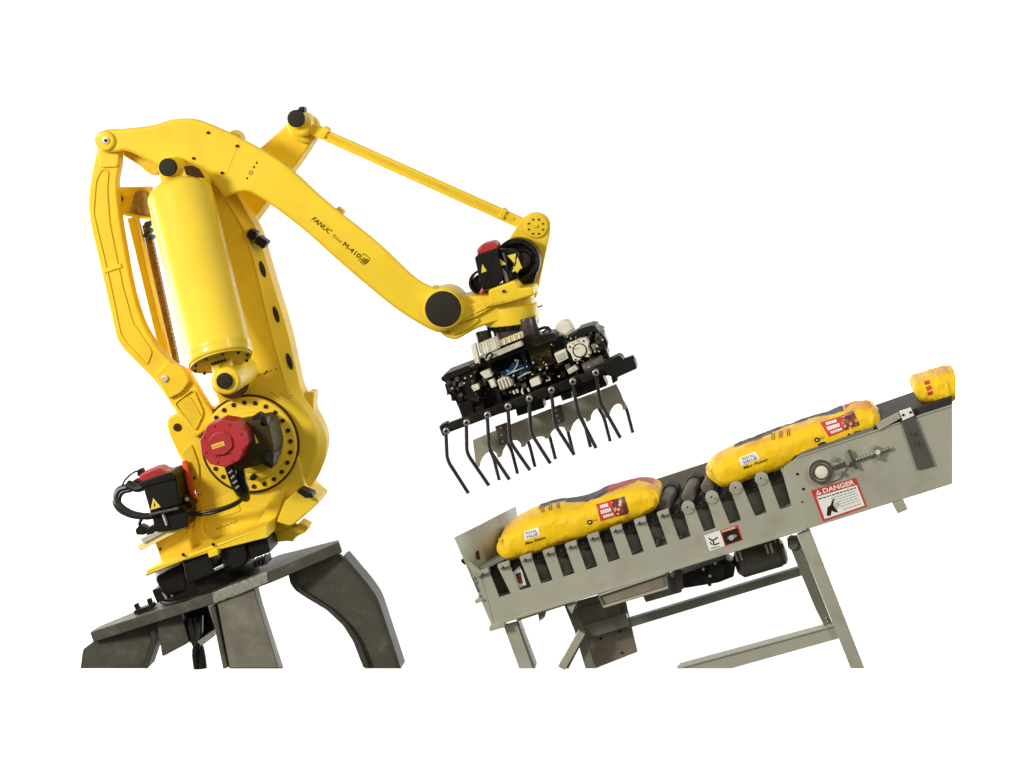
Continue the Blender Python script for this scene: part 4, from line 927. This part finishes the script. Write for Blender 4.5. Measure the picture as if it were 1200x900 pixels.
# understructure
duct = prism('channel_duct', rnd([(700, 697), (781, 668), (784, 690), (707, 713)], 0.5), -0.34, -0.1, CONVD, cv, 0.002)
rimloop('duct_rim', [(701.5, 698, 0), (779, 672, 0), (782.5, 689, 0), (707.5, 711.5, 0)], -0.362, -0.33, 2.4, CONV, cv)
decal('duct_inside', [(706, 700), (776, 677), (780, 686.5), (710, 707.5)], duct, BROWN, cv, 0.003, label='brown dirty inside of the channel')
prism('drop_panel', [(664, 708), (730, 690), (747, 764), (698, 783.3), (686, 783.3)], 0.10, 0.12, BROWN, cv, 0.003)
prism('drop_panel_upper', [(676, 714), (726, 700), (729, 725), (684, 738)], 0.085, 0.10, BROWN, cv, 0.002)
bar('panel_band', (683, 744), (736, 727), 13, -0.02, 0.06, CONVD, cv, 0.003)
for c in ((704, 748), (727, 740), (729, 765)): bolt(c, 0.098, 1.2, BLKM, cv)
prism('inner_leg', [(661, 709), (673, 706), (687, 742), (697, 783.3), (686, 783.3), (676, 746)], -0.05, 0.0, CONVD, cv, 0.003)
bar('diagonal_brace', (682, 741), (658, 783.3), 9, -0.12, -0.04, CONV, cv, 0.003)
bar('diagonal_brace', (685, 743), (664, 783.3), 4, -0.07, 0.0, CONVD, cv, 0.002)
prism('left_leg', [(590, 733), (605, 729), (624.5, 783.3), (608.5, 783.3)], -0.30, -0.27, CONV, cv, 0.003)
bar('left_leg_flange', (606, 729), (626, 783.3), 3, -0.29, -0.18, CONVD, cv, 0.002)
prism('hanger', rnd([(604, 724), (662, 706), (664, 709), (606, 728)], 0.5), -0.33, -0.2, CONV, cv, 0.002)
prism('hanger_hook', rnd([(630, 717), (641, 713), (638, 724), (632, 728)], 1), -0.31, -0.28, CONVD, cv, 0.002)
prism('hanger_hook', rnd([(664, 710), (676, 706), (670, 720)], 1), -0.33, -0.3, CONV, cv, 0.002)
bar('cross_beam', (733, 732), (941, 669), 10, 0.0, 0.06, CONVD, cv, 0.003)
prism('lower_beam', [(793, 783.3), (978, 733), (984, 748), (857, 783.3)], -0.29, -0.22, CONV, cv, 0.003)
bar('lower_beam_lip', (796, 783.0), (978, 733.5), 1.6, -0.30, -0.20, CONV, cv, 0.001)
prism('right_leg', [(934, 626), (949, 620), (1013, 783.3), (997, 783.3)], -0.34, -0.31, CONV, cv, 0.003)
prism('right_leg_flange', [(922, 632), (934, 627), (945, 654), (977, 735), (968, 738), (955, 712)], -0.24, -0.22, CONVD, cv, 0.003)
for k in range(5): bolt((968+1.6*k, 724+4*k), -0.245, 0.9, ALU, cv, 'screw')
# drive motor and gearbox
md = (P(924, 643, -0.1)-P(865, 660, -0.1))
MOTM = mat('dark_motor_paint', (0.080, 0.078, 0.058), 0.45, var=0.2, scale=6, bump=0.2, spec=0.3)
mot = link('drive_motor', lathe_bm(P(862, 662, -0.1), P(926, 643, -0.1), [(0, 0), (0, 0.05), (0.008, 0.062), (0.03, 0.086), (0.26, 0.086), (0.265, 0.08), (0.285, 0.078), (0.30, 0.06), (0.31, 0)], 40), MOTM, cv)
for k in range(10):
    A = P(870+4.6*k, 659.6-1.37*k, -0.1); link('motor_rib', lathe_bm(A, A+md, [(0, 0.0855), (0.001, 0.0872), (0.004, 0.0872), (0.005, 0.0855)], 40), MOTM, mot)
prism('gearbox', rnd([(798, 674), (850, 655, 2), (862, 662, 3), (860, 676), (842, 683), (800, 690)], 2), -0.2, 0.0, BLKM, cv, 0.008)
prism('gearbox_plate', rnd([(762, 690), (798, 672), (799, 694), (757, 706), (753, 698)], 1), -0.18, 0.02, CONVD, cv, 0.004)
prism('gearbox_side', rnd([(790, 670), (799, 668), (801, 690), (792, 694)], 1), -0.22, -0.1, STEEL, cv, 0.004)
cyl('gearbox_flange', (840, 669), -0.24, -0.16, 10, BLK, cv); bar('gearbox_stud', (830, 680), (832, 687), 4, -0.2, -0.16, BLK, cv, 0.002)
for c in ((824, 667), (838, 660), (832, 675)): bolt(c, -0.26, 1.4, ZINC, cv)
for c in ((863, 654), (899, 645)):
    bar('motor_clamp', (c[0]-2, c[1]-6), (c[0]+1.5, c[1]+4), 2.2, -0.24, -0.2, CONV, cv, 0.002); bar('motor_clamp', (c[0]+3, c[1]-7), (c[0]+6.5, c[1]+3), 2.2, -0.24, -0.2, CONV, cv, 0.002)
cyl('motor_bracket', (929, 639), -0.26, -0.1, 6, CONVD, cv)

# =================================================================== BAGS
def bag(label, pairs, yc, hd, dark, redz, wr=0.0036, endcut=False, seed=0.0, dark_thr=72):
    root = thing('feed_bag', label, 'bag', PP(pairs[len(pairs)//2][1], yc), 'filled yellow bags riding on the conveyor')
    NT, NP_ = 150, 110
    bm = bmesh.new(); rings = []; cols = {}
    n = len(pairs)
    def samp(t, k):
        x = t*(n-1); i = min(int(x), n-2); f = x-i
        g = lambda j: Vector(pairs[max(0, min(n-1, j))][k])
        p0, p1, p2, p3 = g(i-1), g(i), g(i+1), g(i+2)
        return 0.5*((2*p1)+(-p0+p2)*f+(2*p0-5*p1+4*p2-p3)*f*f+(-p0+3*p1-3*p2+p3)*f**3)
    for it in range(NT+1):
        t = it/NT
        U = PP(samp(t, 0) + Vector((0, 3.2)), yc); Lw = PP(samp(t, 1), yc); mid = (U+Lw)/2; hv = (U-Lw)/2
        h = hv.length
        e = min(t, 1-t) if not endcut else t
        hdt = hd*min(1, 0.45+2.6*e**0.6) if e < 0.1 else hd
        hdt = hd*(0.72+0.28*min(1, (e/0.12))**0.5)
        row = []
        for ip in range(NP_):
            a = 2*math.pi*ip/NP_
            ca, sa = math.cos(a), math.sin(a); ex = 2/3.3
            yy = -math.copysign(abs(ca)**ex, ca)*hdt; vv = math.copysign(abs(sa)**ex, sa)
            p = mid + hv*vv + Vector((0, yy, 0))
            nn = (hv.normalized()*sa + Vector((0, -ca, 0))).normalized()
            q = p*7 + Vector((seed, 0, 0))
            dsp = noise.noise(q)*wr*1.6 + (0.35-abs(noise.noise(q*1.9+Vector((3, 1, seed)))))*wr*3.2 + (0.3-abs(noise.noise(Vector((q.x*5, q.y*2, q.z*2.2)))))*wr*1.3
            endw = max(0, 1-(1-t)/0.20) if not endcut else 0.5*max(0, (t-0.35))
            endw = max(endw, 0.15*max(0, 1-t/0.10)); endw *= min(1, (1-t)/0.02) if not endcut else 1
            rid = abs(noise.noise(Vector((p.x*22+seed, p.y*20, p.z*9))))
            dsp += (0.26-rid)*0.072*endw + (0.3-abs(noise.noise(p*34)))*0.012*endw
            if endcut: dsp *= min(1, (1-t)/0.12)
            p = p + nn*dsp
            v = bm.verts.new(p); row.append(v)
            deg = math.degrees(a) % 360
            thr = dark_thr + 9*math.sin(t*17+seed) + 14*noise.noise(Vector((t*9, seed, 0)))
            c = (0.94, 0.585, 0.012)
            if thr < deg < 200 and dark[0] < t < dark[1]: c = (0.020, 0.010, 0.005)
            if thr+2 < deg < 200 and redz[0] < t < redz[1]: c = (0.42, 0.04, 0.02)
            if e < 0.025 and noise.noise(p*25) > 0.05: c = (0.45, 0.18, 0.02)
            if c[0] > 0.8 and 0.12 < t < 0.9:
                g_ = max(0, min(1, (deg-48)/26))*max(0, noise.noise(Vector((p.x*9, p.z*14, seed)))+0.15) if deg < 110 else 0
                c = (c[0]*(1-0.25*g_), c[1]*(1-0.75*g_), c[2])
            cols[v] = c
        rings.append(row)
    for a, b in zip(rings, rings[1:]):
        for k in range(NP_): bm.faces.new((a[k], a[(k+1) % NP_], b[(k+1) % NP_], b[k]))
    for row, s in ((rings[0], 1), (rings[-1], 0)):
        c = bm.verts.new(sum((v.co for v in row), Vector())/NP_); cols[c] = (0.80, 0.48, 0.02)
        for k in range(NP_): bm.faces.new((row[k], row[(k+1) % NP_], c))
    lay_ = bm.loops.layers.float_color.new('print')
    for f in bm.faces:
        for l_ in f.loops: l_[lay_] = (*cols[l_.vert], 1)
    o = link('bag_body', bm, BAG, root, ang=1.3)
    return root, o
def seamfin(root, pts, m=BAG):
    return tube('end_seam', [(p[0], p[1], p[2]) for p in pts], 0.008, mat('seam_yellow', (0.85, 0.60, 0.06), 0.4, var=0.2, scale=30), root)
def prints(root, o, redq, foodq, whiteq, ta, tb, ring_c, vt):
    def bl2(q, u, v):
        a, b, c, d = [Vector(x) for x in q]; r = (a*(1-u)+b*u)*(1-v)+(d*(1-u)+c*u)*v; return (r.x, r.y)
    decal('red_print_panel', redq, o, INKR, root, 0.002, 2)
    for v0, v1, u0, u1 in ((0.12, 0.30, 0.22, 0.80), (0.40, 0.62, 0.16, 0.86), (0.72, 0.88, 0.22, 0.84)):
        u = u0
        while u < u1-0.05:
            w_ = 0.14
            decal('white_print', [bl2(redq, u, v0), bl2(redq, u+w_*0.85, v0), bl2(redq, u+w_*0.85, v1), bl2(redq, u, v1)], o, WHITE, root, 0.0035, 3); u += w_
    decal('food_print', foodq, o, FOOD, root, 0.002, 2)
    decal('white_print_panel', whiteq, o, WHITE, root, 0.002, 2)
    text('print_lettering', 'TOTAL', bl2(whiteq, 0.12, 0.46), bl2(whiteq, 0.88, 0.46), 3.0, o, INKG, root, 0.004, bold=0.03)
    text('print_lettering', 'VALUE', bl2(whiteq, 0.12, 0.88), bl2(whiteq, 0.88, 0.88), 3.0, o, INKG, root, 0.004, bold=0.03)
    text('print_lettering', 'Max Points', ta, tb, 3.4, o, INK, root, 0.003, bold=0.01, shear=0.3)
    decal('ring_print', ell(ring_c, 3.3, 2.9), o, INK, root, 0.0025, 2); decal('ring_print', ell(ring_c, 1.6, 1.2), o, WARN, root, 0.004, 2)
    text('print_lettering', 'hi', (ring_c[0]+4, ring_c[1]-0.5), (ring_c[0]+9, ring_c[1]-2.3), 3, o, INKG, root, 0.0035)
    for k in range(3):
        c = (vt[0]+9*k, vt[1]-2.6*k)
        for j in range(2): decal('faint_print', bar_pts((c[0]+2.6*j, c[1]+4), (c[0]+2.6*j-0.5, c[1]-4), 1.3), o, INKB, root, 0.003, 3)

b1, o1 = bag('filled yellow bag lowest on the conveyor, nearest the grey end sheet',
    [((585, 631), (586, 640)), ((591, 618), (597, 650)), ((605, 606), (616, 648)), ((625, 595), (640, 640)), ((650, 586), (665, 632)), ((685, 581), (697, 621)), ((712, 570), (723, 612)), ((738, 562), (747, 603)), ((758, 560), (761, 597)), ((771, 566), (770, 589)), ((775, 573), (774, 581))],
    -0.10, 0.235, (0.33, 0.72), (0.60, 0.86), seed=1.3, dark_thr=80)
prints(b1, o1, [(698.5, 591.3), (715, 586.5), (722, 605.2), (704, 610.8)], [(715.3, 586.2), (731.7, 581.6), (738, 601.8), (722.4, 605.6)],
       [(613.6, 623), (630.5, 618), (633.2, 627.3), (615, 633)], (615.5, 638.5), (640, 630.8), (691, 611.8), (635, 597))
seamfin(b1, [(585, 631, -0.33), (589, 638, -0.33), (595, 646, -0.33), (600, 651, -0.32)])
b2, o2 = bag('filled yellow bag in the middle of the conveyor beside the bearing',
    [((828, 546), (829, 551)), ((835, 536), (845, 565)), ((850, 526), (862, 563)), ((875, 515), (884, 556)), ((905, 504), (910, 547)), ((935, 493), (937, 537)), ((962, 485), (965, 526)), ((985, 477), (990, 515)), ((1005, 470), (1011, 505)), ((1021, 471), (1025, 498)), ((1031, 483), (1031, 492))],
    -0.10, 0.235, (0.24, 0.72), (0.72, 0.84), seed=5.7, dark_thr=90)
prints(b2, o2, [(961, 495.2), (985, 488), (989.5, 505), (971.5, 512)], [(985.3, 487.6), (1000, 481), (1007.5, 498), (990, 504.6)],
       [(866, 537), (885, 529.5), (890.8, 537.5), (868.5, 546)], (871.5, 550), (900, 539.5), (957.5, 515.5), (905, 512))
seamfin(b2, [(828, 547, -0.32), (832, 554, -0.33), (839, 561, -0.33), (846, 566, -0.32)])
b3, o3 = bag('filled yellow bag end highest on the dark belt at the right',
    [((1067, 446), (1069, 456)), ((1071, 440), (1077, 466)), ((1080, 437), (1088, 469)), ((1092, 433), (1100, 469)), ((1104, 430), (1108, 468)), ((1116, 427), (1116, 466))],
    -0.06, 0.235, (2, 3), (2, 3), endcut=True, seed=9.1, dark_thr=84)
for k in range(3): decal('red_print', bar_pts((1083.5+2*k, 449.5+6.2*k), (1089.5+2*k, 447.5+6.2*k), 4.2), o3, INKR, b3, 0.002, 2)
